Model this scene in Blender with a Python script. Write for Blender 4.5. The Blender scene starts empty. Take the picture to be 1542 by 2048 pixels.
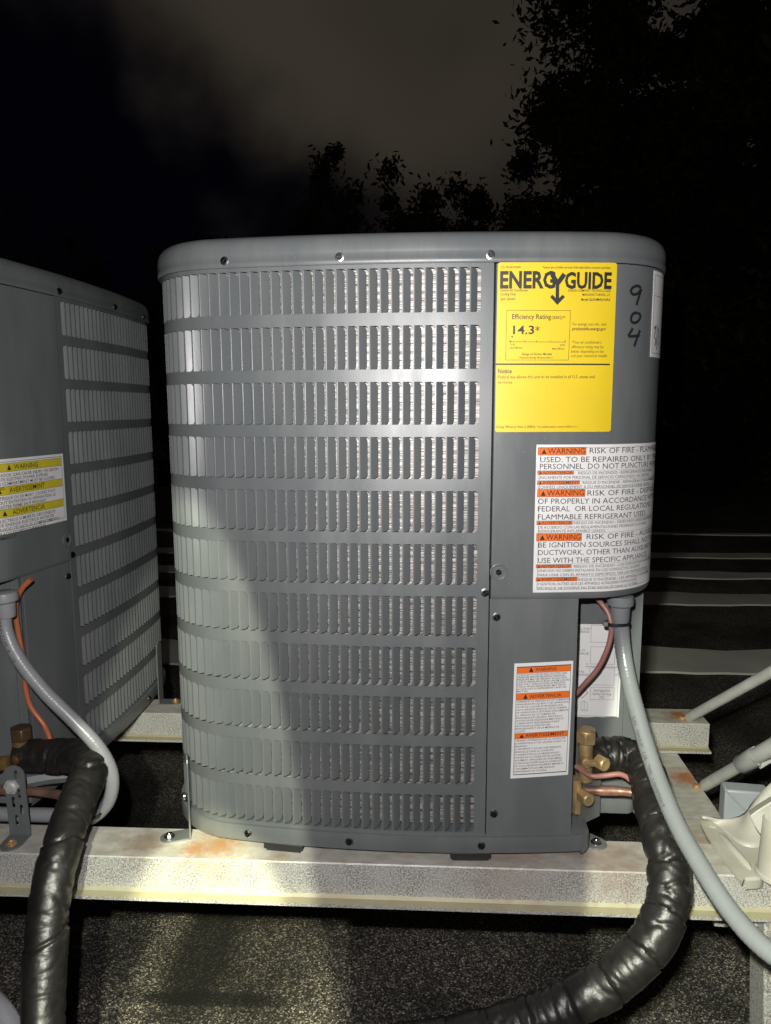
import bpy, math, random
import numpy as np
from mathutils import Vector, Matrix, noise

SC = bpy.context.scene
COL = SC.collection
R = math.radians
PI = math.pi

# ------------------------------------------------------------------ camera
CAM_H = 1.32
FOCAL = 1480.0                      # focal length in pixels of the 1542 x 2048 photograph
yaw, pit, rol = R(3.8), R(-8.0), R(0.2)
cf = Vector((-math.sin(yaw)*math.cos(pit), math.cos(yaw)*math.cos(pit), math.sin(pit)))
cr = Vector((math.cos(yaw), math.sin(yaw), 0)); cu = cr.cross(cf)
cr, cu = cr*math.cos(rol)-cu*math.sin(rol), cu*math.cos(rol)+cr*math.sin(rol)
cam_d = bpy.data.cameras.new('camera'); cam = bpy.data.objects.new('camera', cam_d); COL.objects.link(cam)
cam.matrix_world = Matrix(((cr.x, cu.x, -cf.x, 0), (cr.y, cu.y, -cf.y, 0), (cr.z, cu.z, -cf.z, CAM_H), (0, 0, 0, 1)))
cam_d.sensor_fit = 'VERTICAL'; cam_d.sensor_height = 24; cam_d.lens = FOCAL/2048*24
cam_d.clip_start = 0.02; cam_d.clip_end = 2000
SC.camera = cam

# ------------------------------------------------------------------ night sky
W = bpy.data.worlds.new('World'); SC.world = W; W.use_nodes = True
nt = W.node_tree; N = nt.nodes; L = nt.links; N.clear()
wo = N.new('ShaderNodeOutputWorld'); bg = N.new('ShaderNodeBackground'); L.new(bg.outputs[0], wo.inputs[0])
tc = N.new('ShaderNodeTexCoord')
def wmath(op, a, b=None, clamp=False):
    n = N.new('ShaderNodeMath'); n.operation = op; n.use_clamp = clamp
    for i, v in enumerate((a, b)):
        if v is None: continue
        if isinstance(v, (int, float)): n.inputs[i].default_value = v
        else: L.new(v, n.inputs[i])
    return n.outputs[0]
nz = N.new('ShaderNodeTexNoise'); nz.inputs['Scale'].default_value = 3.2; nz.inputs['Detail'].default_value = 5; nz.inputs['Roughness'].default_value = .5
L.new(tc.outputs['Generated'], nz.inputs['Vector'])
nz2 = N.new('ShaderNodeTexNoise'); nz2.inputs['Scale'].default_value = 2.1; nz2.inputs['Detail'].default_value = 3
L.new(tc.outputs['Generated'], nz2.inputs['Vector'])
dt = N.new('ShaderNodeVectorMath'); dt.operation = 'DOT_PRODUCT'; L.new(tc.outputs['Generated'], dt.inputs[0])
_d1 = cf*FOCAL+cr*(330-771)+cu*(1024-180); _d2 = cf*FOCAL+cr*(570-771)+cu*(1024-410)   # the cloud bank's left edge
cl_n = (_d2.cross(_d1)).normalized()
if cl_n.x < 0: cl_n = -cl_n
dt.inputs[1].default_value = cl_n
a = wmath('ADD', dt.outputs['Value'], wmath('MULTIPLY', wmath('SUBTRACT', nz.outputs['Fac'], .5), .42))
m1 = N.new('ShaderNodeMapRange'); m1.interpolation_type = 'SMOOTHSTEP'
m1.inputs['From Min'].default_value = -.05; m1.inputs['From Max'].default_value = .13; L.new(a, m1.inputs['Value'])
m2 = N.new('ShaderNodeMapRange'); m2.interpolation_type = 'SMOOTHSTEP'
m2.inputs['From Min'].default_value = .28; m2.inputs['From Max'].default_value = .62; m2.inputs['To Min'].default_value = .35; L.new(nz2.outputs['Fac'], m2.inputs['Value'])
sz = N.new('ShaderNodeSeparateXYZ'); L.new(tc.outputs['Generated'], sz.inputs[0])
m3 = N.new('ShaderNodeMapRange'); m3.interpolation_type = 'SMOOTHSTEP'; m3.inputs['From Min'].default_value = .11; m3.inputs['From Max'].default_value = .27
L.new(wmath('ADD', sz.outputs['Z'], wmath('MULTIPLY', wmath('SUBTRACT', nz.outputs['Fac'], .5), .22)), m3.inputs['Value'])
dg = N.new('ShaderNodeVectorMath'); dg.operation = 'DOT_PRODUCT'; L.new(tc.outputs['Generated'], dg.inputs[0]); dg.inputs[1].default_value = (cf*FOCAL+cr*(560-771)+cu*(1024-60)).normalized()
m4 = N.new('ShaderNodeMapRange'); m4.interpolation_type = 'SMOOTHSTEP'; m4.inputs['From Min'].default_value = math.cos(R(34)); m4.inputs['From Max'].default_value = math.cos(R(7)); m4.inputs['To Min'].default_value = .42; L.new(dg.outputs['Value'], m4.inputs['Value'])
mk = wmath('MULTIPLY', wmath('MULTIPLY', wmath('MULTIPLY', m1.outputs[0], m2.outputs[0]), m3.outputs[0]), m4.outputs[0])
mx = N.new('ShaderNodeMix'); mx.data_type = 'RGBA'; L.new(mk, mx.inputs['Factor'])
mx.inputs['A'].default_value = (.0006, .0006, .0017, 1); mx.inputs['B'].default_value = (.036, .030, .0228, 1)
L.new(mx.outputs['Result'], bg.inputs['Color']); bg.inputs['Strength'].default_value = 1.0

# ------------------------------------------------------------------ lamps (phone flash, added upper fill, work torch)
def lamp(name, kind, loc, power, color, radius, target=None, spot=None, blend=.1):
    d = bpy.data.lights.new(name, kind); d.energy = power; d.color = color; d.shadow_soft_size = radius
    o = bpy.data.objects.new(name, d); COL.objects.link(o); o.location = loc
    if target is not None:
        o.rotation_euler = (Vector(target)-Vector(loc)).to_track_quat('-Z', 'Y').to_euler()
    if spot: d.spot_size = spot; d.spot_blend = blend
    return o
def at(px, py, Y):
    d = cf*FOCAL+cr*(px-771)+cu*(1024-py); return Vector((0, 0, CAM_H))+d*(Y/d.y)
def atz(px, py, Z):
    d = cf*FOCAL+cr*(px-771)+cu*(1024-py); return Vector((0, 0, CAM_H))+d*((Z-CAM_H)/d.z)
lamp('phone_flash', 'POINT', (-.035, 0, 1.395), 47, (1, .975, .955), .006)
def torch(loc, power, centre, half_w, half_h, blend):
    """oval spot beam, for the torch and the added fill; half widths in photo pixels seen from the lamp"""
    o = lamp('torch_beam', 'SPOT', loc, power, (.96, 1, .76), .010, at(*centre), 2*math.atan(half_h/FOCAL), blend); o.scale = (half_w/half_h, 1, 1); return o
o = torch((-.03, 0, 1.385), 23, (780, 560, 1.0), 560, 950, 1.0); o.name = 'added_upper_fill'; o.data.color = (1, .975, .955)  # soft fill added to brighten the upper grille and blend the beam's edge
torch((-.115, 0, 1.37), 62, (396, 1960, 1.0), 232, 980, .14)
torch((-.115, 0, 1.37), 135, (447, 2400, 1.0), 206, 560, .22).data.color = (1, .98, .62)
torch((-.02, 0, 1.37), 74, (1640, 1640, 1.0), 355, 800, .10)
vs = SC.view_settings; vs.view_transform = 'Standard'; vs.look = 'None'; vs.exposure = 0; vs.gamma = 1; vs.use_curve_mapping = False
SC.cycles.max_bounces = 6; SC.cycles.sample_clamp_indirect = 3; SC.cycles.sample_clamp_direct = 12

# ------------------------------------------------------------------ materials
def mat(name, color, rough=.5, metal=0., spec=.5, noise_amt=0., noise_scale=20., bump=0., bump_scale=300., color2=None, coat=0.):
    m = bpy.data.materials.new(name); m.use_nodes = True; t = m.node_tree; b = t.nodes['Principled BSDF']
    b.inputs['Base Color'].default_value = (*color, 1); b.inputs['Roughness'].default_value = rough
    b.inputs['Metallic'].default_value = metal; b.inputs['Specular IOR Level'].default_value = spec
    if coat: b.inputs['Coat Weight'].default_value = coat; b.inputs['Coat Roughness'].default_value = .15
    c = t.nodes.new('ShaderNodeTexCoord')
    if noise_amt or color2:
        n = t.nodes.new('ShaderNodeTexNoise'); n.inputs['Scale'].default_value = noise_scale; n.inputs['Detail'].default_value = 6
        t.links.new(c.outputs['Object'], n.inputs['Vector'])
        r = t.nodes.new('ShaderNodeMapRange'); r.inputs['From Min'].default_value = .35; r.inputs['From Max'].default_value = .65
        t.links.new(n.outputs['Fac'], r.inputs['Value'])
        x = t.nodes.new('ShaderNodeMix'); x.data_type = 'RGBA'; t.links.new(r.outputs[0], x.inputs['Factor'])
        c2 = color2 or tuple(v*(1-noise_amt) for v in color)
        x.inputs['A'].default_value = (*color, 1); x.inputs['B'].default_value = (*c2, 1)
        t.links.new(x.outputs['Result'], b.inputs['Base Color'])
        rr = t.nodes.new('ShaderNodeMapRange'); rr.inputs['To Min'].default_value = rough*.88; rr.inputs['To Max'].default_value = min(1, rough*1.12)
        t.links.new(n.outputs['Fac'], rr.inputs['Value']); t.links.new(rr.outputs[0], b.inputs['Roughness'])
    if bump:
        n2 = t.nodes.new('ShaderNodeTexNoise'); n2.inputs['Scale'].default_value = bump_scale; n2.inputs['Detail'].default_value = 3
        t.links.new(c.outputs['Object'], n2.inputs['Vector'])
        bp = t.nodes.new('ShaderNodeBump'); bp.inputs['Strength'].default_value = bump; bp.inputs['Distance'].default_value = .001
        t.links.new(n2.outputs['Fac'], bp.inputs['Height']); t.links.new(bp.outputs[0], b.inputs['Normal'])
    return m
M = {}
M['paint'] = mat('grey_paint', (.111, .120, .125), .34, bump=.06, bump_scale=700, noise_amt=.06, noise_scale=7)
def weather(m):
    """faint dust film and vertical wipe marks on the painted steel"""
    t = m.node_tree; b = t.nodes['Principled BSDF']; nn = t.nodes.new; ln = t.links.new; c = nn('ShaderNodeNewGeometry')
    mp = nn('ShaderNodeMapping'); mp.inputs['Scale'].default_value = (16, 16, 3.5); ln(c.outputs['Position'], mp.inputs[0])
    n = nn('ShaderNodeTexNoise'); n.inputs['Scale'].default_value = 1; n.inputs['Detail'].default_value = 8; n.inputs['Roughness'].default_value = .65; ln(mp.outputs[0], n.inputs['Vector'])
    f = nn('ShaderNodeTexNoise'); f.inputs['Scale'].default_value = 260; f.inputs['Detail'].default_value = 2; ln(c.outputs['Position'], f.inputs['Vector'])
    r = nn('ShaderNodeMapRange'); r.inputs['From Min'].default_value = .42; r.inputs['From Max'].default_value = .72; r.inputs['To Max'].default_value = .24; ln(n.outputs['Fac'], r.inputs['Value'])
    s_ = nn('ShaderNodeMapRange'); s_.inputs['From Min'].default_value = .70; s_.inputs['From Max'].default_value = .76; s_.inputs['To Max'].default_value = .35; ln(f.outputs['Fac'], s_.inputs['Value'])
    a = nn('ShaderNodeMath'); a.operation = 'MAXIMUM'; ln(r.outputs[0], a.inputs[0]); ln(s_.outputs[0], a.inputs[1])
    old = b.inputs['Base Color'].links[0].from_socket; x = nn('ShaderNodeMix'); x.data_type = 'RGBA'; x.inputs['B'].default_value = (.24, .235, .225, 1); ln(a.outputs[0], x.inputs['Factor']); ln(old, x.inputs['A']); ln(x.outputs['Result'], b.inputs['Base Color'])
    q = nn('ShaderNodeMapRange'); q.inputs['From Min'].default_value = .3; q.inputs['From Max'].default_value = .75; q.inputs['To Min'].default_value = .29; q.inputs['To Max'].default_value = .48; ln(n.outputs['Fac'], q.inputs['Value']); ln(q.outputs[0], b.inputs['Roughness'])
    lo = nn('ShaderNodeTexNoise'); lo.inputs['Scale'].default_value = 8; lo.inputs['Detail'].default_value = 1; ln(c.outputs['Position'], lo.inputs['Vector'])
    b2 = nn('ShaderNodeBump'); b2.inputs['Strength'].default_value = .5; b2.inputs['Distance'].default_value = .005; ln(lo.outputs['Fac'], b2.inputs['Height'])
    ob = b.inputs['Normal'].links[0].from_node; ln(b2.outputs[0], ob.inputs['Normal'])
weather(M['paint'])
M['paint_dark'] = mat('shadowed_steel', (.05, .052, .055), .5)
M['black'] = mat('black_plastic', (.012, .012, .013), .42, bump=.2, bump_scale=400)
M['void'] = mat('dark_interior', (.01, .01, .01), .9)
M['zinc'] = mat('zinc_screw', (.50, .50, .52), .28, 1, noise_amt=.4, noise_scale=300)
M['screw'] = mat('dark_screw', (.10, .10, .105), .26, 1, noise_amt=.4, noise_scale=300)
M['brass'] = mat('brass', (.52, .375, .185), .46, .55, noise_amt=.25, noise_scale=90, bump=.15, bump_scale=500)
M['brass_old'] = mat('tarnished_brass', (.20, .13, .07), .45, .8, noise_amt=.4, noise_scale=60, bump=.2, bump_scale=300)
M['copper'] = mat('copper', (.40, .215, .16), .40, .6, color2=(.20, .12, .09), noise_scale=55)
M['wire'] = mat('orange_wire_sheath', (.36, .11, .05), .38)
M['wire_pink'] = mat('faded_wire_sheath', (.30, .135, .115), .40)
M['vinyl'] = mat('black_vinyl_wrap', (.0145, .0135, .0125), .42, noise_amt=.35, noise_scale=40, bump=.35, bump_scale=240)
M['conduit'] = mat('grey_conduit', (.19, .20, .21), .25, noise_amt=.06, noise_scale=30, bump=.1, bump_scale=200)
M['conduit_w'] = mat('pale_conduit', (.235, .24, .255), .34, noise_amt=.08, noise_scale=30, bump=.12, bump_scale=220)
M['white'] = mat('white_label', (.72, .71, .71), .38, noise_amt=.04, noise_scale=25)
M['yellow'] = mat('yellow_label', (.70, .505, .012), .42, noise_amt=.06, noise_scale=18)
M['yellow2'] = mat('yellow_band', (.60, .50, .03), .45, noise_amt=.1, noise_scale=60)
M['orange'] = mat('orange_band', (.78, .16, .02), .42, noise_amt=.06, noise_scale=60)
M['ink'] = mat('black_ink', (.017, .016, .015), .45)
M['ink_grey'] = mat('grey_ink', (.14, .135, .135), .5)
M['red_ink'] = mat('red_ink', (.45, .02, .04), .5)
M['rubber'] = mat('rubber', (.014, .014, .014), .6, bump=.4, bump_scale=300)
M['pale_paint'] = mat('weathered_pale_paint', (.36, .345, .30), .5, color2=(.44, .43, .39), noise_scale=14, bump=.2, bump_scale=260)
M['strut'] = mat('pale_tube', (.42, .42, .415), .45, noise_amt=.22, noise_scale=30, bump=.15, bump_scale=300)
M['boxgrey'] = mat('pale_grey_plastic', (.30, .32, .35), .45, noise_amt=.1, noise_scale=20)
M['bark'] = mat('bark', (.04, .03, .022), .9, bump=.5, bump_scale=8)
M['leaf'] = mat('leaf', (.035, .045, .018), .6, color2=(.06, .05, .025), noise_scale=.9)
M['white_coat'] = mat('white_roof_coating', (.80, .77, .74), .8, color2=(.62, .60, .58), noise_scale=3.5, bump=.6, bump_scale=30)
M['ground'] = mat('dark_earth', (.03, .027, .022), .95, noise_amt=.4, noise_scale=.3)

def coil_mat():
    m = mat('aluminium_fins', (.66, .60, .55), .45, .25); t = m.node_tree; b = t.nodes['Principled BSDF']
    c = t.nodes.new('ShaderNodeTexCoord'); w = t.nodes.new('ShaderNodeTexNoise'); w.inputs['Scale'].default_value = 1
    mp = t.nodes.new('ShaderNodeMapping'); mp.inputs['Scale'].default_value = (34, 34, 520); t.links.new(c.outputs['Object'], mp.inputs[0])
    t.links.new(mp.outputs[0], w.inputs['Vector']); w.inputs['Detail'].default_value = 3
    x = t.nodes.new('ShaderNodeMix'); x.data_type = 'RGBA'; x.inputs['A'].default_value = (.13, .124, .117, 1); x.inputs['B'].default_value = (.38, .36, .34, 1)
    r = t.nodes.new('ShaderNodeMapRange'); r.inputs['From Min'].default_value = .38; r.inputs['From Max'].default_value = .62
    t.links.new(w.outputs['Fac'], r.inputs['Value']); t.links.new(r.outputs[0], x.inputs['Factor']); t.links.new(x.outputs['Result'], b.inputs['Base Color'])
    bp = t.nodes.new('ShaderNodeBump'); bp.inputs['Strength'].default_value = .5; bp.inputs['Distance'].default_value = .001
    t.links.new(w.outputs['Fac'], bp.inputs['Height']); t.links.new(bp.outputs[0], b.inputs['Normal'])
    return m
M['coil'] = coil_mat()

def galv_mat(name, rust_points):
    """weathered galvanised steel: mottled spangle, algae-stained bottom flange, rust blooms round given points"""
    m = mat(name, (.40, .38, .345), .5, .25); t = m.node_tree; b = t.nodes['Principled BSDF']; nn = t.nodes.new; ln = t.links.new
    c = nn('ShaderNodeTexCoord'); geo = nn('ShaderNodeNewGeometry')
    v = nn('ShaderNodeTexNoise'); v.inputs['Scale'].default_value = 430; v.inputs['Detail'].default_value = 4; ln(c.outputs['Object'], v.inputs['Vector'])
    big = nn('ShaderNodeTexNoise'); big.inputs['Scale'].default_value = 26; big.inputs['Detail'].default_value = 6; ln(c.outputs['Object'], big.inputs['Vector'])
    r1 = nn('ShaderNodeMapRange'); r1.inputs['From Min'].default_value = .40; r1.inputs['From Max'].default_value = .60; ln(v.outputs['Fac'], r1.inputs['Value'])
    x1 = nn('ShaderNodeMix'); x1.data_type = 'RGBA'; x1.inputs['A'].default_value = (.20, .195, .185, 1); x1.inputs['B'].default_value = (.60, .59, .57, 1); ln(r1.outputs[0], x1.inputs['Factor'])
    r2 = nn('ShaderNodeMapRange'); r2.inputs['From Min'].default_value = .42; r2.inputs['From Max'].default_value = .62; ln(big.outputs['Fac'], r2.inputs['Value'])
    xb = nn('ShaderNodeMix'); xb.data_type = 'RGBA'; xb.inputs['B'].default_value = (.52, .51, .49, 1); ln(x1.outputs['Result'], xb.inputs['A'])
    f0 = nn('ShaderNodeMath'); f0.operation = 'MULTIPLY'; f0.inputs[1].default_value = .45; ln(r2.outputs[0], f0.inputs[0]); ln(f0.outputs[0], xb.inputs['Factor'])
    # top faces: smoother, tan dirt
    sx = nn('ShaderNodeSeparateXYZ'); ln(geo.outputs['Normal'], sx.inputs[0])
    st = nn('ShaderNodeTexNoise'); st.inputs['Scale'].default_value = 1; st.inputs['Detail'].default_value = 6
    mp = nn('ShaderNodeMapping'); mp.inputs['Scale'].default_value = (38, 62, 38); ln(c.outputs['Object'], mp.inputs[0]); ln(mp.outputs[0], st.inputs['Vector'])
    xt = nn('ShaderNodeMix'); xt.data_type = 'RGBA'; xt.inputs['A'].default_value = (.42, .39, .345, 1); xt.inputs['B'].default_value = (.56, .54, .50, 1)
    r3 = nn('ShaderNodeMapRange'); r3.inputs['From Min'].default_value = .34; r3.inputs['From Max'].default_value = .62; ln(st.outputs['Fac'], r3.inputs['Value']); ln(r3.outputs[0], xt.inputs['Factor'])
    up = nn('ShaderNodeMapRange'); up.inputs['From Min'].default_value = .5; up.inputs['From Max'].default_value = .8; ln(sx.outputs['Z'], up.inputs['Value'])
    x2 = nn('ShaderNodeMix'); x2.data_type = 'RGBA'; ln(up.outputs[0], x2.inputs['Factor']); ln(xb.outputs['Result'], x2.inputs['A']); ln(xt.outputs['Result'], x2.inputs['B'])
    # algae on the bottom flange
    so = nn('ShaderNodeSeparateXYZ'); ln(c.outputs['Object'], so.inputs[0])
    al = nn('ShaderNodeMapRange'); al.inputs['From Min'].default_value = -.040; al.inputs['From Max'].default_value = -.046; al.inputs['To Max'].default_value = .8; ln(so.outputs['Z'], al.inputs['Value'])
    am = nn('ShaderNodeMath'); am.operation = 'MULTIPLY'; ln(al.outputs[0], am.inputs[0]); ln(up.outputs[0], am.inputs[1])
    x3 = nn('ShaderNodeMix'); x3.data_type = 'RGBA'; x3.inputs['B'].default_value = (.36, .33, .18, 1); ln(am.outputs[0], x3.inputs['Factor']); ln(x2.outputs['Result'], x3.inputs['A'])
    last = x3.outputs['Result']
    rn = nn('ShaderNodeTexNoise'); rn.inputs['Scale'].default_value = 70; rn.inputs['Detail'].default_value = 7; rn.inputs['Roughness'].default_value = .7; ln(c.outputs['Object'], rn.inputs['Vector'])
    for p, rad, colr, k in rust_points:
        ds = nn('ShaderNodeVectorMath'); ds.operation = 'DISTANCE'; ds.inputs[1].default_value = p; ln(c.outputs['Object'], ds.inputs[0])
        q = nn('ShaderNodeMapRange'); q.inputs['From Min'].default_value = 0; q.inputs['From Max'].default_value = rad; q.inputs['To Min'].default_value = .62; q.inputs['To Max'].default_value = 0; ln(ds.outputs['Value'], q.inputs['Value'])
        ad = nn('ShaderNodeMath'); ad.operation = 'ADD'; ln(q.outputs[0], ad.inputs[0]); ln(rn.outputs['Fac'], ad.inputs[1])
        q2 = nn('ShaderNodeMapRange'); q2.inputs['From Min'].default_value = .66; q2.inputs['From Max'].default_value = 1.0; q2.inputs['To Max'].default_value = k; ln(ad.outputs[0], q2.inputs['Value'])
        xr = nn('ShaderNodeMix'); xr.data_type = 'RGBA'; xr.inputs['B'].default_value = (*colr, 1); ln(q2.outputs[0], xr.inputs['Factor']); ln(last, xr.inputs['A']); last = xr.outputs['Result']
    ln(last, b.inputs['Base Color'])
    bp = nn('ShaderNodeBump'); bp.inputs['Strength'].default_value = .25; bp.inputs['Distance'].default_value = .001; ln(v.outputs['Fac'], bp.inputs['Height']); ln(bp.outputs[0], b.inputs['Normal'])
    return m

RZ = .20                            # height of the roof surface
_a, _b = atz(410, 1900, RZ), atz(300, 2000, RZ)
ROOF_DARK_OVALS = [((_a.x, _a.y), (.075, .26)), ((_b.x+.1, _b.y), (.16, .02)), ((.1, 1.62), (.35, .10)), ((-1.0, 1.7), (.3, .3))]  # centres and radii of ovals where the roof colour is darkened
def roof_mat():
    m = mat('mineral_cap_sheet', (.03, .028, .026), .8); t = m.node_tree; b = t.nodes['Principled BSDF']; nn = t.nodes.new; ln = t.links.new
    c = nn('ShaderNodeTexCoord')
    v = nn('ShaderNodeTexVoronoi'); v.inputs['Scale'].default_value = 380; ln(c.outputs['Object'], v.inputs['Vector'])
    sp = nn('ShaderNodeSeparateColor'); ln(v.outputs['Color'], sp.inputs[0])
    rp = nn('ShaderNodeValToRGB'); ln(sp.outputs[0], rp.inputs[0]); e = rp.color_ramp.elements
    e[0].position = 0; e[0].color = (.009, .0075, .006, 1); e[1].position = 1; e[1].color = (.62, .54, .44, 1)
    for p, cc in ((.35, .036), (.62, .085), (.84, .20)): x = e.new(p); x.color = (cc, cc*.90, cc*.78, 1)
    n = nn('ShaderNodeTexNoise'); n.inputs['Scale'].default_value = 3.4; n.inputs['Detail'].default_value = 6; ln(c.outputs['Object'], n.inputs['Vector'])
    r = nn('ShaderNodeMapRange'); r.inputs['From Min'].default_value = .36; r.inputs['From Max'].default_value = .66; r.inputs['To Min'].default_value = .30; r.inputs['To Max'].default_value = 1.0; ln(n.outputs['Fac'], r.inputs['Value'])
    x = nn('ShaderNodeMix'); x.data_type = 'RGBA'; x.blend_type = 'MULTIPLY'; x.inputs['Factor'].default_value = 1; ln(rp.outputs[0], x.inputs['A'])
    cb = nn('ShaderNodeCombineColor'); [ln(r.outputs[0], cb.inputs[i]) for i in range(3)]; ln(cb.outputs[0], x.inputs['B'])
    last = x.outputs['Result']
    for c0, rad in ROOF_DARK_OVALS:
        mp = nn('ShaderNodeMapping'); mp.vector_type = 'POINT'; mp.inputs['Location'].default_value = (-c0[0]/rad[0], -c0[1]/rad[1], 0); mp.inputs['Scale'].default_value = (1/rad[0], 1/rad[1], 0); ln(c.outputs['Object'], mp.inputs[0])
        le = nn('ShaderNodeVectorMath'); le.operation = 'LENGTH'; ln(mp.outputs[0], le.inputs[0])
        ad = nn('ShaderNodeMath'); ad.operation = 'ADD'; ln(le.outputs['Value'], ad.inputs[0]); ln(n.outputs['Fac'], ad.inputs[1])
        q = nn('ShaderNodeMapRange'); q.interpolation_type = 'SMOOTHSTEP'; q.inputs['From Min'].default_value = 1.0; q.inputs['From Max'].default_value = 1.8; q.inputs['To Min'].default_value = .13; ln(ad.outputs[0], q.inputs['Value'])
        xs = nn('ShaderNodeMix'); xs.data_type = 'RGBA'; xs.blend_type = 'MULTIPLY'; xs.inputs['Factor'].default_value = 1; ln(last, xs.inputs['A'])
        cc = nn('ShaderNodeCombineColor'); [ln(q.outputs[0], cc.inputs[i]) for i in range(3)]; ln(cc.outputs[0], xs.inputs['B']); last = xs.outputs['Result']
    ln(last, b.inputs['Base Color'])
    bp = nn('ShaderNodeBump'); bp.inputs['Strength'].default_value = .8; bp.inputs['Distance'].default_value = .002; ln(v.outputs['Distance'], bp.inputs['Height']); ln(bp.outputs[0], b.inputs['Normal'])
    return m
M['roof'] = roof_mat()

# ------------------------------------------------------------------ mesh building
class MB:
    def __init__(s): s.v = []; s.f = []; s.mi = []; s.cur = 0
    def add(s, vs_, fs_):
        o = len(s.v); s.v += [tuple(p) for p in vs_]; s.f += [tuple(i+o for i in f) for f in fs_]; s.mi += [s.cur]*len(fs_)
    def box(s, x0, x1, y0, y1, z0, z1, mtx=None):
        p = [Vector((x, y, z)) for z in (z0, z1) for y in (y0, y1) for x in (x0, x1)]
        if mtx is not None: p = [mtx @ q for q in p]
        s.add(p, [(0, 2, 3, 1), (4, 5, 7, 6), (0, 1, 5, 4), (2, 6, 7, 3), (0, 4, 6, 2), (1, 3, 7, 5)])
    def grid(s, rows, closed=False, flip=False):
        n = len(rows[0]); o = len(s.v)
        for r_ in rows: s.v += [tuple(p) for p in r_]
        k = n if closed else n-1
        for i in range(len(rows)-1):
            for j in range(k):
                a, b_ = o+i*n+j, o+i*n+(j+1) % n; q = (a, b_, b_+n, a+n)
                s.f.append(q[::-1] if flip else q); s.mi.append(s.cur)
    def tube(s, pts, rad, seg=16, cap=True):
        """pts: list of Vectors; rad: number or function(i, arc, theta)"""
        pts = [Vector(p) for p in pts]; n = len(pts); arc = 0; rows = []
        T = [(pts[min(i+1, n-1)]-pts[max(i-1, 0)]).normalized() for i in range(n)]
        up = Vector((0, 0, 1)) if abs(T[0].z) < .9 else Vector((1, 0, 0)); nv = (up-T[0]*up.dot(T[0])).normalized()
        for i in range(n):
            if i: arc += (pts[i]-pts[i-1]).length; nv = (nv-T[i]*nv.dot(T[i])).normalized()
            bv = T[i].cross(nv); row = []
            for j in range(seg):
                th = 2*PI*j/seg; r_ = rad(i, arc, th) if callable(rad) else rad
                row.append(pts[i]+(nv*math.cos(th)+bv*math.sin(th))*r_)
            rows.append(row)
        s.grid(rows, True)
        if cap:
            o = len(s.v)-n*seg; s.f.append(tuple(o+j for j in range(seg))[::-1]); s.mi.append(s.cur)
            s.f.append(tuple(o+(n-1)*seg+j for j in range(seg))); s.mi.append(s.cur)
    def lathe(s, prof, mtx=None, seg=20):
        """prof: (radius, z) list turned about z"""
        mtx = mtx or Matrix(); rows = [[mtx @ Vector((r_*math.cos(2*PI*j/seg), r_*math.sin(2*PI*j/seg), z)) for j in range(seg)] for r_, z in prof]
        s.grid(rows, True)
        o = len(s.v)-len(prof)*seg
        s.f.append(tuple(o+j for j in range(seg))[::-1]); s.mi.append(s.cur); s.f.append(tuple(o+(len(prof)-1)*seg+j for j in range(seg))); s.mi.append(s.cur)
    def prism(s, poly, z0, z1, mtx=None):
        n = len(poly); p = [Vector((x, y, z)) for z in (z0, z1) for x, y in poly]
        if mtx is not None: p = [mtx @ q for q in p]
        s.add(p, [tuple(range(n))[::-1], tuple(range(n, 2*n))]+[(i, (i+1) % n, n+(i+1) % n, n+i) for i in range(n)])
    def mesh(s, name, mats, smooth=True, angle=35):
        me = bpy.data.meshes.new(name); me.from_pydata(s.v, [], s.f)
        for m in (mats if isinstance(mats, (list, tuple)) else [mats]): me.materials.append(m)
        if any(s.mi): me.polygons.foreach_set('material_index', s.mi)
        if smooth:
            me.polygons.foreach_set('use_smooth', [True]*len(me.polygons)); me.set_sharp_from_angle(angle=R(angle))
        me.update(); return me
    def build(s, name, mats, parent=None, smooth=True, angle=35, bevel=0, kind=None):
        o = bpy.data.objects.new(name, s.mesh(name, mats, smooth, angle)); COL.objects.link(o)
        if parent: o.parent = parent
        if bevel:
            b = o.modifiers.new('bevel', 'BEVEL'); b.width = bevel; b.segments = 2; b.limit_method = 'ANGLE'; b.angle_limit = R(40)
        if kind: o['kind'] = kind
        return o
def tag(o, label, cat, group=None):
    o['label'] = label; o['category'] = cat
    if group: o['group'] = group
    return o
def thing(name, label, cat, loc=(0, 0, 0), rz=0, group=None):
    o = bpy.data.objects.new(name, None); COL.objects.link(o); o.empty_display_size = .05
    o.location = loc; o.rotation_euler = (0, 0, rz); return tag(o, label, cat, group)
def link_mesh(name, me, parent, mtx):
    o = bpy.data.objects.new(name, me); COL.objects.link(o); o.parent = parent; o.matrix_local = mtx; return o
def spline(pts, step=.004):
    """Catmull-Rom through pts, resampled at an even step"""
    P = [Vector(p) for p in pts]; P = [P[0]*2-P[1]]+P+[P[-1]*2-P[-2]]; out = []
    for i in range(1, len(P)-2):
        a, b_, c_, d = P[i-1:i+3]; n = max(4, int((c_-b_).length/.002))
        for k in range(n):
            t = k/n; out.append(.5*((2*b_)+(c_-a)*t+(2*a-5*b_+4*c_-d)*t*t+(3*b_-a-3*c_+d)*t**3))
    out.append(P[-2]); res = [out[0]]; acc = 0
    for p, q in zip(out, out[1:]):
        acc += (q-p).length
        if acc >= step: res.append(q); acc = 0
    return res
def frame(origin, xdir, zdir):
    z = Vector(zdir).normalized(); x = Vector(xdir); x = (x-z*x.dot(z)).normalized(); y = z.cross(x); o = Vector(origin)
    return Matrix(((x.x, y.x, z.x, o.x), (x.y, y.y, z.y, o.y), (x.z, y.z, z.z, o.z), (0, 0, 0, 1)))
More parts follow.
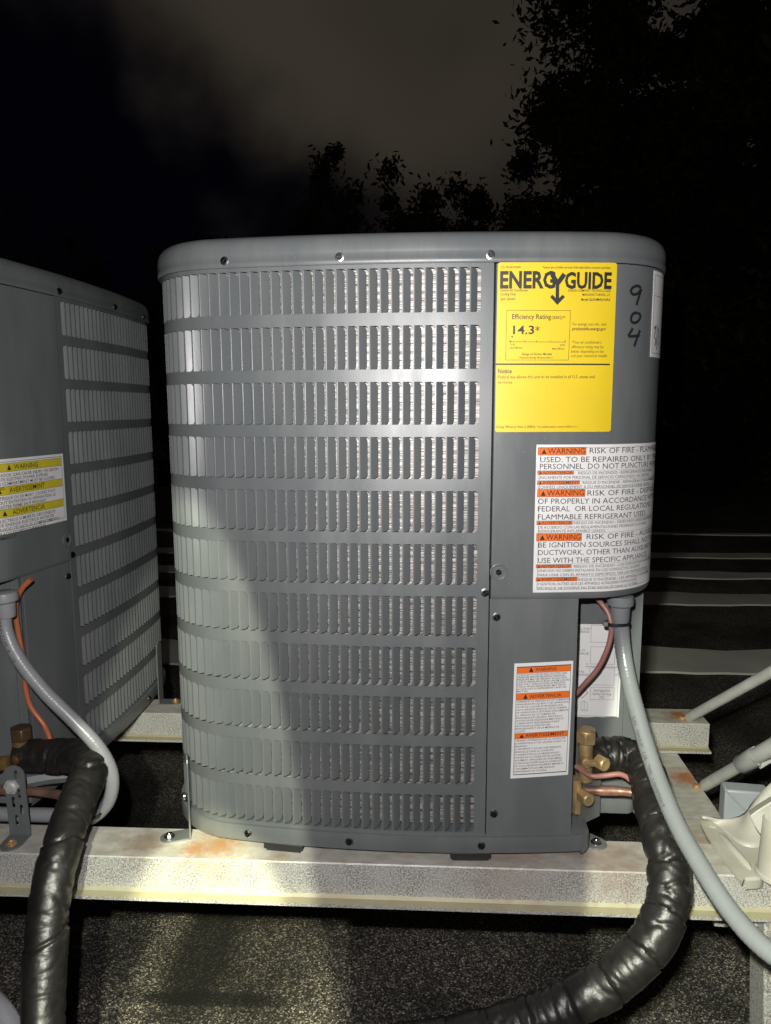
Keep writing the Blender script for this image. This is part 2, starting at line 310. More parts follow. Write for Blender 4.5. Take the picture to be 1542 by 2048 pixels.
def plate_mesh(outline, holes, thick):
    """flat plate in the local xy plane with real holes, as verts and faces"""
    cu_ = bpy.data.curves.new('tmp', 'CURVE'); cu_.dimensions = '2D'; cu_.fill_mode = 'BOTH'; cu_.extrude = thick/2
    for poly in [outline]+holes:
        sp = cu_.splines.new('POLY'); sp.points.add(len(poly)-1); sp.use_cyclic_u = True
        for p, (x, y) in zip(sp.points, poly): p.co = (x, y, 0, 1)
    o = bpy.data.objects.new('tmp', cu_); me = bpy.data.meshes.new_from_object(o)
    v = [Vector(p.co) for p in me.vertices]; f = [tuple(p.vertices) for p in me.polygons]
    bpy.data.objects.remove(o); bpy.data.curves.remove(cu_); bpy.data.meshes.remove(me); return v, f
def slot(cx, cy, w, h, ang=0, n=6):
    r_ = min(w, h)/2; pts = []
    for k in range(2*n+2):
        t = PI*k/n if k <= n else PI*(k-1)/n
        dx, dy = r_*math.cos(t), r_*math.sin(t)
        if h >= w: dy += (h/2-r_)*(1 if k <= n else -1)
        pts.append((cx+dx*math.cos(ang)-dy*math.sin(ang), cy+dx*math.sin(ang)+dy*math.cos(ang)))
    return pts

# lettering: the built-in font turned into flat mesh, cached per string
_tx = {}
def text_geo(body, bold=0., shear=0.):
    k = (body, bold)
    if k not in _tx:
        c = bpy.data.curves.new('tmp', 'FONT'); c.body = body; c.resolution_u = 2; c.size = 1; c.offset = bold
        o = bpy.data.objects.new('tmp', c); me = bpy.data.meshes.new_from_object(o)
        v = np.array([p.co[:2] for p in me.vertices]) if len(me.vertices) else np.zeros((0, 2))
        f = [tuple(p.vertices) for p in me.polygons]
        bpy.data.objects.remove(o); bpy.data.curves.remove(c); bpy.data.meshes.remove(me); _tx[k] = (v, f)
    return _tx[k]
CAP = None
def put_text(mb, fn, body, u, v, h, width=None, ref=None, bold=0., align='l', xs=.8):
    """write body on the surface fn(u, v); h cap height; width: length of ref (default the whole body)"""
    global CAP
    if CAP is None: CAP = float(text_geo('H')[0][:, 1].max())
    V, F = text_geo(body, bold)
    if not len(V): return
    k = h/CAP; x0 = V[:, 0].min(); wd = V[:, 0].max()-x0
    if width:
        rv = text_geo(ref, bold)[0] if ref else V; sx = width/(rv[:, 0].max()-rv[:, 0].min())
    else: sx = k*xs
    off = 0 if align == 'l' else (-wd*sx/2 if align == 'c' else -wd*sx)
    mb.add([fn(u+off+(x-x0)*sx, v+y*k) for x, y in V], F)
def put_rect(mb, fn, u0, u1, v0, v1, n=1):
    rows = [[fn(u0+(u1-u0)*i/n, v) for i in range(n+1)] for v in (v0, v1)]; mb.grid(rows)
def put_box(mb, fn, u0, u1, v0, v1, w, n=1):
    put_rect(mb, fn, u0, u1, v0, v0+w, n); put_rect(mb, fn, u0, u1, v1-w, v1, n)
    put_rect(mb, fn, u0, u0+w, v0+w, v1-w); put_rect(mb, fn, u1-w, u1, v0+w, v1-w)
class Bands:
    """coloured header bands of a sticker, one object each"""
    def __init__(s): s.l = []
    def rect(s, *a): b = MB(); put_rect(b, *a); s.l.append(b)
    def build(s, name, m, parent):
        for b in s.l: b.build(name, m, parent, smooth=False)
def put_poly(mb, fn, pts): mb.add([fn(*p) for p in pts], [tuple(range(len(pts)))])
def put_line(mb, fn, pts, w):
    """pen stroke of width w along pts"""
    pts = [Vector(p) for p in pts]; l_, r_ = [], []
    for i, p in enumerate(pts):
        t = (pts[min(i+1, len(pts)-1)]-pts[max(i-1, 0)]).normalized(); nrm = Vector((-t.y, t.x))*w/2
        l_.append(fn(*(p+nrm))); r_.append(fn(*(p-nrm)))
    mb.grid([r_, l_])

# ================================================================== SETTING
# roof surface, lap seams, ground beyond, trees
def sheet(name, x0, x1, y0, y1, z, m, nx=1, ny=1, kind='structure', wob=0):
    b = MB(); b.grid([[(x0+(x1-x0)*i/nx, y0+(y1-y0)*j/ny, z+(noise.noise((x0+(x1-x0)*i/nx*2.1, (y0+(y1-y0)*j/ny)*2.1, 3))*wob)) for i in range(nx+1)] for j in range(ny+1)])
    return b.build(name, m, kind=kind)
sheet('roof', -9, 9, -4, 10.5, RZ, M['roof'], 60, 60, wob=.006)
sheet('ground', -600, 600, -600, 600, -5, M['ground'])
wl = MB(); wl.box(-9, 9, -3.98, 10.48, -4.996, RZ-.03); o = wl.build('building_wall', M['ground']); o['kind'] = 'structure'
rng = random.Random(4)
for k, (ya, yb) in enumerate(((3.08, 3.41), (4.19, 4.46), (4.86, 5.05), (5.54, 5.73), (6.58, 6.66))):
    b = MB(); n = 90; lo, hi = [], []
    for i in range(n+1):
        x = -5+i*10/n
        e1 = noise.noise((x*2.3, k*7.1, 0))*.05+noise.noise((x*7, k*3.3, 2))*.02; e2 = noise.noise((x*1.9, k*5.7, 9))*.06+noise.noise((x*8, k*2.3, 5))*.03
        lo.append((x, ya+e1, RZ+.012)); hi.append((x, yb+e2*(1.3 if k == 0 else 1), RZ+.012))
    b.grid([[(x, y-.004, RZ+.004) for x, y, z in lo], lo, hi, [(x, y+.004, RZ+.004) for x, y, z in hi]])
    o = b.build('roof_seam', M['white_coat']); o['kind'] = 'structure'
# the lapped edge of a roofing sheet near the stand
b = MB(); n = 80; ra, rb_ = [], []
for i in range(n+1):
    x = -2.2+i*4.4/n; y = 1.235+noise.noise((x*3, 1, 1))*.012+.03*x
    ra.append((x, y, RZ+.008)); rb_.append((x, y+.9+noise.noise((x*2, 5, 1))*.02, RZ+.011))
b.grid([[(x, y-.003, RZ-.004) for x, y, z in ra], ra, rb_, [(x, y+.003, RZ-.004) for x, y, z in rb_]])
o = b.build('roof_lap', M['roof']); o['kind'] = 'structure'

def tree(x, y, base, top, spread, seed, label, nleaf=5000, crown_low=.25, leaf=.11):
    rg = np.random.default_rng(seed); rr = random.Random(seed)
    t = thing('tree', label, 'tree', (x, y, base), group='trees beyond the roof'); h = top-base
    b = MB(); pts = [Vector((noise.noise((k*.7, seed, 0))*.25, noise.noise((k*.7, seed, 5))*.25, h*.86*k/9)) for k in range(10)]
    r0 = .035*h**.8
    b.tube(pts, lambda i, a_, th: r0*(1-.09*i), 9)
    tips = []
    for k in range(16):
        f0 = rr.uniform(crown_low, .8); st = pts[int(f0*9)]; an = rr.uniform(0, 2*PI); ln_ = spread*rr.uniform(.55, 1.0)*(1-abs(f0-.5)*.6)
        en = st+Vector((math.cos(an)*ln_, math.sin(an)*ln_, h*rr.uniform(.06, .2))); mid = (st+en)/2+Vector((0, 0, h*.03))
        b.tube([st, mid, en], lambda i, a_, th: r0*(.32-.14*i), 5); tips += [mid, en, (mid+en)/2]
    b.build('trunk', M['bark'], t)
    # leaf clumps round the limb tips and through the crown
    nc = 150; C = []
    for k in range(nc):
        u = rg.normal(size=3); u /= np.linalg.norm(u); rad = rg.uniform(.2, 1.0)**.55*(1+.16*noise.noise((u[0]*2.5, u[1]*2.5, u[2]*2.5+seed)))
        C.append((u[0]*spread*rad, u[1]*spread*rad, h*(crown_low+(1-crown_low)*(.5+.5*u[2]*rad))))
    C = np.array(C+[tuple(q) for q in tips]); cs = rg.uniform(.07, .22, len(C))*spread
    ci = rg.integers(0, len(C), nleaf); c = C[ci]+rg.normal(size=(nleaf, 3))*cs[ci][:, None]*.55
    u = rg.normal(size=(nleaf, 3)); u /= np.linalg.norm(u, axis=1)[:, None]; w = np.cross(u, rg.normal(size=(nleaf, 3))); w /= np.linalg.norm(w, axis=1)[:, None]
    s = rg.uniform(.5, 1.2, nleaf)[:, None]*leaf
    V = np.stack([c-u*s, c+w*s*.42, c+u*s, c-w*s*.42], 1).reshape(-1, 3)
    me = bpy.data.meshes.new('crown'); me.from_pydata(V.tolist(), [], [(4*i, 4*i+1, 4*i+2, 4*i+3) for i in range(nleaf)]); me.materials.append(M['leaf'])
    o = bpy.data.objects.new('crown', me); COL.objects.link(o); o.parent = t
    return t
tree(4.3, 11.6, -5, 10.5, 3.0, 11, 'tallest dark tree, filling the sky at the upper right', 150000, .20, .078)
tree(5.2, 15.5, -5, 8.2, 3.4, 17, 'broad dark tree standing behind the tallest tree', 70000, .15, .095)
tree(2.15, 14.6, -5, 6.9, 1.7, 5, 'dark tree rising against the cloud beside the tallest tree', 40000, .3, .085)
tree(.45, 15.0, -5, 5.9, 1.6, 8, 'dark tree behind the right half of the main unit top', 34000, .35, .08)
tree(-2.1, 14.4, -5, 6.1, 1.15, 3, 'small bushy dark tree standing alone against the cloud', 36000, .42, .07)
tree(-4.6, 15.5, -5, 4.9, 2.0, 21, 'low dark tree behind the gap between the two units', 16000, .4, .09)
tree(-8.6, 15.5, -5, 5.2, 2.4, 23, 'low dark tree above the left unit at the far left', 16000, .4, .09)
tree(-.85, 14.0, -5, 5.45, 1.55, 37, 'ragged dark tree between the small bushy tree and the taller ones', 40000, .35, .075)
tree(-.7, 17.0, -5, 5.6, 2.2, 29, 'low dark tree farthest back behind the main unit', 14000, .4, .09)
tree(3.2, 18.0, -5, 5.6, 2.4, 31, 'rounded dark tree farthest back on the right', 24000, .2, .10)

# ------------------------------------------------------------------ steel stand
def beam(name, length, label, m, loc, rz, width=.072, height=.05):
    """profile in yz: flat top, web flush with the front edge, bottom flange with a lip towards the camera; z = 0 is the top"""
    t = thing(name, label, 'beam', loc, rz, 'steel beams of the stand')
    th = .0045
    prof = [(-.0, -.0015), (.0015, 0), (width, 0), (width, -th), (th+.001, -th-.001), (th, -height+.004), (th+.004, -height+.0005-.0), (th+.03, -height), (th+.03, -height-th), (-.0165, -height-th), (-.0165, -height), (-.004, -height+.0005), (0, -height+.004)]
    b = MB(); n = len(prof); xs = (0, length)
    b.v = [(x, y, z) for x in xs for y, z in prof]; b.f = [(j, (j+1) % n, n+(j+1) % n, n+j) for j in range(n)]+[tuple(range(n))[::-1], tuple(range(n, 2*n))]
    b.mi = [0]*len(b.f); b.build('channel', m, t, angle=30)
    return t
ZB = .70
fx0 = -1.9
rust_f = [((-.31-fx0, .034, 0), .075, (.40, .24, .12), .6), ((-.415-fx0, .035, 0), .055, (.28, .16, .09), .55), ((-.335-fx0, .022, .006), .034, (.42, .21, .08), .75), ((-.30-fx0, .036, .006), .036, (.44, .23, .09), .75), ((-.212-fx0, .014, .006), .026, (.42, .25, .13), .5),
          ((-.60-fx0, .026, 0), .02, (.40, .15, .04), .9), ((.10-fx0, .04, 0), .12, (.30, .20, .16), .45), ((.25-fx0, .03, 0), .10, (.27, .16, .12), .5)]
front_beam = beam('support_beam', 2.385, 'long pale galvanised beam carrying the fronts of both units', galv_mat('galvanised_front', rust_f), (fx0, .916, ZB), R(.59))
rear_x1 = .545
rear_beam = beam('support_beam', 2.4, 'rear galvanised beam seen through the gap between the units', galv_mat('galvanised_rear', [((2.4-.045, .04, 0), .045, (.42, .17, .06), .95), ((2.4-1.11, .06, 0), .03, (.42, .20, .08), .9)]), (rear_x1-2.4, 1.402, ZB), R(.59))
b = MB(); b.box(0, .074, .40, 1.2, -.004, 0); b.box(0, .0045, .40, 1.2, -.06, -.004); b.box(0, .05, .40, 1.2, -.0645, -.06)
t = thing('cross_beam', 'pale beam running front to back beneath the ends of the other beams', 'beam', (.406, .60, ZB-.0555), 0, 'steel beams of the stand')
b.build('channel', galv_mat('galvanised_cross', [((.06, .715, 0), .05, (.45, .16, .04), .95), ((.03, .5, 0), .10, (.40, .25, .12), .5), ((0, .46, -.03), .03, (.2, .09, .03), .9)]), t)
for yy in (.46, .415):
    b = MB(); b.lathe([(.0065, 0), (.0065, .003), (.004, .006)], frame((0, yy, -.028), (0, 1, 0), (-1, 0, 0)), 10); b.build('bolt', M['brass_old'], t)
# the post at the right end with its brace
t = thing('stand_post', 'mottled steel post with a small gusset at the lower right corner', 'post', (.474, .962, RZ))
gp = galv_mat('galvanised_post', [])
mm = Matrix.Rotation(R(-3.5), 4, 'Y'); mm.translation = (-.027, 0, .44)
b = MB(); b.box(0, .052, -.02, .03, -.46, .0, mm); b.build('tube', gp, t, bevel=.003)
b = MB(); b.prism([(-.062, .449), (-.0265, .449), (-.0265, .395)], -.004, .004, Matrix(((1, 0, 0, 0), (0, 0, 1, .004), (0, 1, 0, 0), (0, 0, 0, 1)))); b.build('gusset', M['strut'], t)
b = MB(); b.box(-.05, .09, -.06, .07, .006, .012); b.build('base_plate', gp, t)

# ================================================================== AIR CONDITIONERS
HA, BR, RC = .36, 1.9, .11                     # half width, bow radius of a side, corner radius
BB = math.acos((BR-HA)/(BR-RC)/math.sqrt(2))-PI/4
CC = (BR-RC)*math.sin(BB); SL = BR*BB; Q = 2*SL+RC*(PI/2-2*BB); SCN = Q/2; PER = 4*Q
def plan(s, off=0.):
    """outline point and outward angle at arc length s from the middle of the front, + towards the right"""
    q = round(s/Q); l_ = s-q*Q
    if abs(l_) <= SL: an = l_/BR; r_ = BR+off; c0, c1 = 0., HA-BR
    else: sg = 1 if l_ > 0 else -1; an = sg*(BB+(abs(l_)-SL)/RC); r_ = RC+off; c0, c1 = sg*CC, CC
    x, y = c0+r_*math.sin(an), -(c1+r_*math.cos(an)); th = q*PI/2
    return x*math.cos(th)-y*math.sin(th), x*math.sin(th)+y*math.cos(th), an+th
def surf(s, z, off=0.):
    x, y, _ = plan(s, off); return (x, y, z)
def srange(s0, s1, step=.012):
    n = max(1, int(abs(s1-s0)/step)); return [s0+(s1-s0)*i/n for i in range(n+1)]
UC = Vector((-.04, 1.31, ZB))                   # main unit centre, base of its frame
_S = np.linspace(-.9, 1.4, 6000); _P = np.array([plan(s)[:2] for s in _S])
class Unit:
    def __init__(s, cx, cy, rz): s.cx, s.cy, s.rz = cx, cy, rz
    def hit(s, px, py):
        """arc length and height where the photograph's line of sight meets the casing"""
        d = cf*FOCAL+cr*(px-771)+cu*(1024-py); c_, n_ = math.cos(s.rz), math.sin(s.rz)
        X = s.cx+_P[:, 0]*c_-_P[:, 1]*n_; Y = s.cy+_P[:, 0]*n_+_P[:, 1]*c_
        v = X*d.y-Y*d.x; ii = np.where((v[:-1]*v[1:] <= 0) & (X[:-1]*d.x+Y[:-1]*d.y > 0))[0]
        i = min(ii, key=lambda i: X[i]**2+Y[i]**2); w = v[i]/(v[i]-v[i+1]) if v[i] != v[i+1] else 0
        t_ = math.hypot(X[i], Y[i])/math.hypot(d.x, d.y)
        return _S[i]+w*(_S[i+1]-_S[i]), CAM_H+t_*d.z-ZB
MAIN = Unit(-.04, 1.31, 0.); NB = Unit(-.953, 1.2955, R(-2.5))

ROW0, PITCH_Z, HOLE_H = .792-.054, .0696, .054   # bottom of the top row, row pitch, opening height
ROWS = [ROW0-PITCH_Z*k for k in range(11)]
PITCH, HOLE = .0140, .0130
SEAM = .1130
def mirror(s): return 2*SCN-s

# shared meshes ----------------------------------------------------
def blade_outline(L_, H_, r_=.0055, n=5):
    pts = [(0, 0), (L_-r_, 0)]
    pts += [(L_-r_+r_*math.sin(PI/2*k/n), r_-r_*math.cos(PI/2*k/n)) for k in range(1, n+1)]
    pts += [(L_-r_+r_*math.cos(PI/2*k/n), H_-r_+r_*math.sin(PI/2*k/n)) for k in range(0, n+1)]
    return pts+[(0, H_)]
BL = blade_outline(.0132, HOLE_H-.0006)
TILT = R(48)
def blade(sgn):
    """louver flap: rounded bend at the hinge, flat flap with rounded free corners, thin return edges"""
    b = MB(); br = .0017; al = br*TILT; H_ = HOLE_H-.0006; th = .0007
    def p(u, z, d=0):
        if u < al: a_ = u/br; x, y, nx, ny = br*math.sin(a_), br*(1-math.cos(a_)), -math.sin(a_), math.cos(a_)
        else: x, y, nx, ny = br*math.sin(TILT)+(u-al)*math.cos(TILT), br*(1-math.cos(TILT))+(u-al)*math.sin(TILT), -math.sin(TILT), math.cos(TILT)
        return (sgn*(x+nx*d), y+ny*d, z+.0003)
    us = [0, al*.25, al*.5, al*.75, al]
    b.grid([[p(u, 0), p(u, H_)] for u in us], flip=sgn > 0)
    o = len(b.v)-2; fl = [q for q in BL if q[0] > al]; n = len(fl); k = len(b.v)
    b.v += [p(u, z) for u, z in fl]; f = (o,)+tuple(range(k, k+n))+(o+1,)
    b.f.append(f if sgn > 0 else f[::-1]); b.mi.append(0)
    k2 = len(b.v); b.v += [p(u, z) for u, z in fl]+[p(u, z, th) for u, z in fl]
    for i in range(n-1):
        q = (k2+i, k2+n+i, k2+n+i+1, k2+i+1); b.f.append(q if sgn > 0 else q[::-1]); b.mi.append(0)
    return b
def blade_matrix(s, z):
    x, y, an = plan(s, -.0002); c_, n_ = math.cos(an), math.sin(an)   # local x along the panel, local y inwards
    return Matrix(((c_, -n_, 0, x), (n_, c_, 0, y), (0, 0, 1, z), (0, 0, 0, 1)))
NIND, NCOL = 27, 68
BLADE = {1: blade(1).mesh('louver', M['paint'], angle=30), -1: blade(-1).mesh('louver', M['paint'], angle=30)}
def col_s(k): return .0835-PITCH*k               # hinge of column k on the front panel

def panel_mesh(mir):
    """pressed louver panel: bands between the rows, ribs, rounded hole corners, 0.9 mm returns round the openings"""
    f = (lambda s, z, o=0.: surf(mirror(s), z, o)) if mir else surf
    b = MB(); s1 = SEAM-.0008; e = .0965; s_end = col_s(NCOL-1)-.012
    ss = [s1, .105, e]+[col_s(k) for k in range(NCOL)]+[s_end]
    ss2 = []
    for a_, c_ in zip(ss, ss[1:]): ss2 += [a_]
    ss2.append(s_end)
    zb = [.0375]; 
    bands = [(.0365, ROWS[-1])]+[(ROWS[k]+HOLE_H, ROWS[k-1]) for k in range(10, 0, -1)]+[(ROWS[0]+HOLE_H, .799)]
    for z0, z1 in bands:
        b.grid([[f(s, z0, -.0009) for s in ss2], [f(s, z0) for s in ss2], [f(s, z1) for s in ss2], [f(s, z1, -.0009) for s in ss2]], flip=not mir)
    for r0 in ROWS:
        z0, z1 = r0, r0+HOLE_H
        b.grid([[f(s1, z0), f(s1, z1)], [f(e, z0), f(e, z1)], [f(e, z0, -.0009), f(e, z1, -.0009)]], flip=not mir)
        b.grid([[f(s_end, z0), f(s_end, z1)], [f(col_s(NCOL-1)-.0005, z0), f(col_s(NCOL-1)-.0005, z1)]], flip=mir)
        for k in range(NCOL):
            h0 = col_s(k)
            if k: b.grid([[f(h0+PITCH, z0), f(h0+PITCH, z1)], [f(h0+HOLE, z0), f(h0+HOLE, z1)], [f(h0+HOLE, z0, -.0009), f(h0+HOLE, z1, -.0009)]], flip=not mir)
            r_ = .0052; x1 = h0+HOLE                              # fillets in the two free corners of the opening
            for zc, sg in ((z0, 1), (z1, -1)):
                arc = [(x1-r_+r_*math.sin(PI/2*j/4), zc+sg*(r_-r_*math.cos(PI/2*j/4))) for j in range(5)]
                P_ = [f(x1, zc)]+[f(*q) for q in arc]
                b.add(P_, [(0, j+1, j+2) if (sg > 0) != mir else (0, j+2, j+1) for j in range(4)])
                b.grid([[f(*q) for q in arc], [f(q[0], q[1], -.0009) for q in arc]], flip=(sg > 0) != mir)
    b.grid([[f(s1, .0365, -.012), f(s1, .799, -.012)], [f(s1, .0365), f(s1, .799)]], flip=mir)
    return b
PANEL = {False: panel_mesh(False).mesh('louver_panel', M['paint']), True: panel_mesh(True).mesh('louver_panel', M['paint'])}

def coil_mesh():
    s0, s1 = .108, -(PER-mirror(.108)); ss = srange(s0, s1, .02); b = MB(); rows = []
    z = .045
    while z < .79:
        for dz, o in ((0, -.0175), (.0066, -.0175), (.0068, -.0212), (.0084, -.0212), (.0086, -.0190), (.0098, -.0190)):
            rows.append([surf(s, z+dz, o) for s in ss])
        z += .0106
    b.grid(rows); return b.mesh('coil', M['coil'], angle=20)
COIL = coil_mesh()

def screw_mesh(hexm=True):
    b = MB(); b.lathe([(.0056, 0), (.0056, .0007), (.0045, .0010)], None, 16)
    b.cur = 1
    b.prism([(.0041*math.cos(PI/3*k), .0041*math.sin(PI/3*k)) for k in range(6)], .001, .0034)
    b.cur = 2
    b.box(-.0034, .0034, -.0006, .0006, .0034, .0036)
    return b
SCREW = screw_mesh().mesh('screw', [M['zinc'], M['screw'], M['ink']], angle=25)
def screw_at(parent, s, z, off=0., rot=0.):
    x, y, an = plan(s, off); n_ = Vector((math.sin(an), -math.cos(an), 0))
    m = frame((x, y, z), (math.cos(an)*math.cos(rot), math.sin(an)*math.cos(rot), math.sin(rot)), n_)
    return link_mesh('screw', SCREW, parent, m)

def cap_mesh():
    prof = [(.002, .797), (.0052, .7966), (.0062, .7985), (.0062, .8035), (.0054, .8045), (.0058, .812), (.0052, .820), (.0030, .8265), (-.0010, .8315), (-.0060, .8348), (-.014, .8372), (-.035, .8392), (-.09, .8402)]
    b = MB(); ss = [PER*i/180 for i in range(180)]
    b.grid([[surf(s, z, o) for s in ss] for o, z in prof], True, flip=False)
    n = len(b.v); b.f.append(tuple(range(n-180, n))); b.mi.append(0); b.f.append(tuple(range(180))[::-1]); b.mi.append(0)
    return b.mesh('top_cover', M['paint'], angle=50)
def cover_mesh():
    """control box cover wrapping the corner: proud face, returned edges, rolled lower edge"""
    s0, s1 = SEAM+.0014, mirror(SEAM+.0014); ss = srange(s0+.0016, s1-.0016, .008); b = MB()
    prof = [(-.02, .372), (-.002, .3705), (.0012, .3712), (.0028, .3735), (.0032, .377), (.0032, .7955), (.0015, .7962)]
    b.grid([[surf(s, z, o) for s in ss] for o, z in prof])
    for s_, fl in ((s0, False), (s1, True)):
        sg = 1 if not fl else -1; er = .0016
        rows = [[surf(s_, z, -.012) for z in (.372, .7955)]]+[[surf(s_+sg*(er-er*math.cos(PI/2*k/4))-sg*er*0, z, .0032-er+er*math.sin(PI/2*k/4)) for z in (.3735, .7955)] for k in range(5)]
        b.grid(rows, flip=fl)
    b.add([surf(s, .3735, -.002) for s in ss]+[surf(SCN, .3735, -.16)], [(i+1, i, len(ss)) for i in range(len(ss)-1)])
    return b.mesh('control_cover', M['paint'], angle=40)
ACC_E = .2310
def access_mesh(mir):
    f = (lambda s, z, o=0.: surf(mirror(s), z, o)) if mir else surf
    ss = srange(SEAM+.0008, ACC_E, .01); b = MB(); b.grid([[f(s, .036, 0) for s in ss], [f(s, .372, 0) for s in ss]], flip=mir)
    b.grid([[f(ss[-1], .036), f(ss[-1], .372)], [f(ss[-1]+.0005, .036, -.0015), f(ss[-1]+.0005, .372, -.0015)], [f(ss[-1]-.001, .036, -.012), f(ss[-1]-.001, .372, -.012)]], flip=not mir)
    b.grid([[f(ss[0], .036, -.01), f(ss[0], .372, -.01)], [f(ss[0], .036), f(ss[0], .372)]], flip=mir)
    return b.mesh('access_panel', M['paint'])
NX, NY, _ = plan(mirror(ACC_E)); NX2, NY2, _ = plan(ACC_E)       # right end of the recess wall, front edge of the recess
WALL_Y = NY-.002; WALL_X = NX2-.075
def recess_mesh():
    b = MB(); b.grid([[(WALL_X, -.32, .03), (WALL_X, -.32, .374)], [(WALL_X, WALL_Y, .03), (WALL_X, WALL_Y, .374)], [(NX-.006, WALL_Y, .03), (NX-.006, WALL_Y, .374)], [(NX-.001, WALL_Y-.004, .03), (NX-.001, WALL_Y-.004, .374)], [(NX-.0005, WALL_Y+.01, .03), (NX-.0005, WALL_Y+.01, .374)]])
    # a shallow pressed rib down the wall
    b.box(NX-.022, NX-.019, WALL_Y-.0025, WALL_Y, .04, .372)
    return b.mesh('recess_wall', M['paint'])
def pan_mesh():
    off = .0055; out = []
    s0 = .2515
    for s in srange(s0, -(PER-mirror(s0)), .012): x, y, _ = plan(s, off); out.append((x, y))
    x0, y0 = out[0]; x1, y1 = out[-1]                             # notch: from x1,y1 (right side) round to x0,y0 (front)
    def fil(cx, cy, a0, a1, r_, n=6): return [(cx+r_*math.cos(R(a0+(a1-a0)*k/n)), cy+r_*math.sin(R(a0+(a1-a0)*k/n))) for k in range(n+1)]
    r_ = .013
    yw = WALL_Y-.02
    out += fil(x1-r_-.004, yw+r_+.004, 0, -90, r_)+fil(x0+r_+.006, yw-r_+.004, 90, 180, r_)+fil(x0-.006-r_, y0+.016, 0, -62, r_+.012)
    n = len(out); b = MB()
    def ring(z, k):                                               # k shrinks towards the casing
        return [(x*(1-k), y*(1-k), z) for x, y in out]
    b.grid([ring(.013, .012), ring(.0135, .003), ring(.016, 0), ring(.034, 0), ring(.0368, .0012), ring(.037, .004)], True, flip=True)
    m_ = len(b.v); b.f.append(tuple(range(n))); b.mi.append(0); b.f.append(tuple(range(m_-n, m_))[::-1]); b.mi.append(0)
    return b.mesh('base_pan', M['paint'], angle=40)
CAPM, COVM, RECM, PANM = cap_mesh(), cover_mesh(), recess_mesh(), pan_mesh()
ACCM = {False: access_mesh(False), True: access_mesh(True)}
I4 = Matrix()
def make_unit(U, label, seen_side):
    """seen_side: the panel (False front, True right side) whose louvers show largest and are single objects"""
    t = thing('air_conditioner', label, 'air conditioner', (U.cx, U.cy, ZB), U.rz, 'air conditioners on the steel stand')
    for mir in (False, True):
        p = link_mesh('louver_panel', PANEL[mir], t, I4); sg = -1 if mir else 1
        def m_of(k, r0): return blade_matrix(mirror(col_s(k)) if mir else col_s(k), r0)
        first = NIND if mir == seen_side else 0
        for k in range(first):
            for r0 in ROWS: link_mesh('louver', BLADE[sg], p, m_of(k, r0))
        rest = MB(); src = blade(sg)
        for k in range(first, NCOL):
            for r0 in ROWS: mm = m_of(k, r0); rest.add([mm @ Vector(v) for v in src.v], src.f)
        rest.build('louver_bank', M['paint'], p, angle=30, kind='stuff')
    b = MB(); ss = srange(-.895, -(PER-mirror(-.895)), .012); b.grid([[surf(s, z) for s in ss] for z in (.0365, .799)], flip=True); b.build('corner_post', M['paint'], t)
    link_mesh('coil', COIL, t, I4)
    b = MB(); b.box(-.24, .16, -.24, .24, .03, .80); b.build('inner_dark_box', M['void'], t)  # black box added to keep the interior dark and block the view through
    cap = link_mesh('top_cover', CAPM, t, I4)
    for i, s in enumerate((-.2268, -.0785, .1068, mirror(.1068), mirror(-.0785), mirror(-.2268))): screw_at(cap, s, .8052, .0058, (.9, 0., 1.9, 1.2, .3, .8)[i])
    cov = link_mesh('control_cover', COVM, t, I4)
    for mir in (False, True):
        g = mirror if mir else (lambda s: s)
        a_ = link_mesh('access_panel', ACCM[mir], t, I4)
        screw_at(a_, g(.1240), .0690, 0, 1.0); screw_at(a_, g(.1227), .3468, 0, 2.1)
        # dimple with screw in the cover's lower corner, and the screw of the louver panel
        d = MB(); x, y, an = plan(g(.1240), .0034); fr = frame((x, y, .408), (math.cos(an), math.sin(an), 0), (math.sin(an), -math.cos(an), 0))
        d.lathe([(.0115, -.002), (.0112, .0006), (.0102, .0010), (.0088, .0004), (.0070, -.0012), (.0050, -.0016)], fr, 24); d.build('screw_dimple', M['paint'], cov)
        screw_at(cov, g(.1240), .408, .0020, .4); screw_at(t, g(.1071), .3799, .0004, .6)
    link_mesh('recess_wall', RECM, t, I4)
    pan = link_mesh('base_pan', PANM, t, I4)
    for s, rt in ((-.2197, .5), (-.0746, .2), (.1068, .9), (mirror(.08), .3), (mirror(-.15), .3)): screw_at(pan, s, .0255, .0056, rt)
    for s in (-.170, .093):
        x, y, an = plan(s); b = MB(); mm = frame((x, y-.004, 0), (math.cos(an), math.sin(an), 0), (0, 0, 1))
        b.box(-.028, .028, .0, .05, .0045, .0128, mm); b.box(-.025, .025, .002, .048, .0005, .0044, mm); b.build('rubber_foot', M['rubber'], t, bevel=.0008)
    return t, cov
unit, cover = make_unit(MAIN, 'grey air conditioner with the yellow efficiency label, in the middle of the frame', False)
unit2, cover2 = make_unit(NB, 'grey air conditioner cut off by the left edge, with yellow banded warning sticker', True)

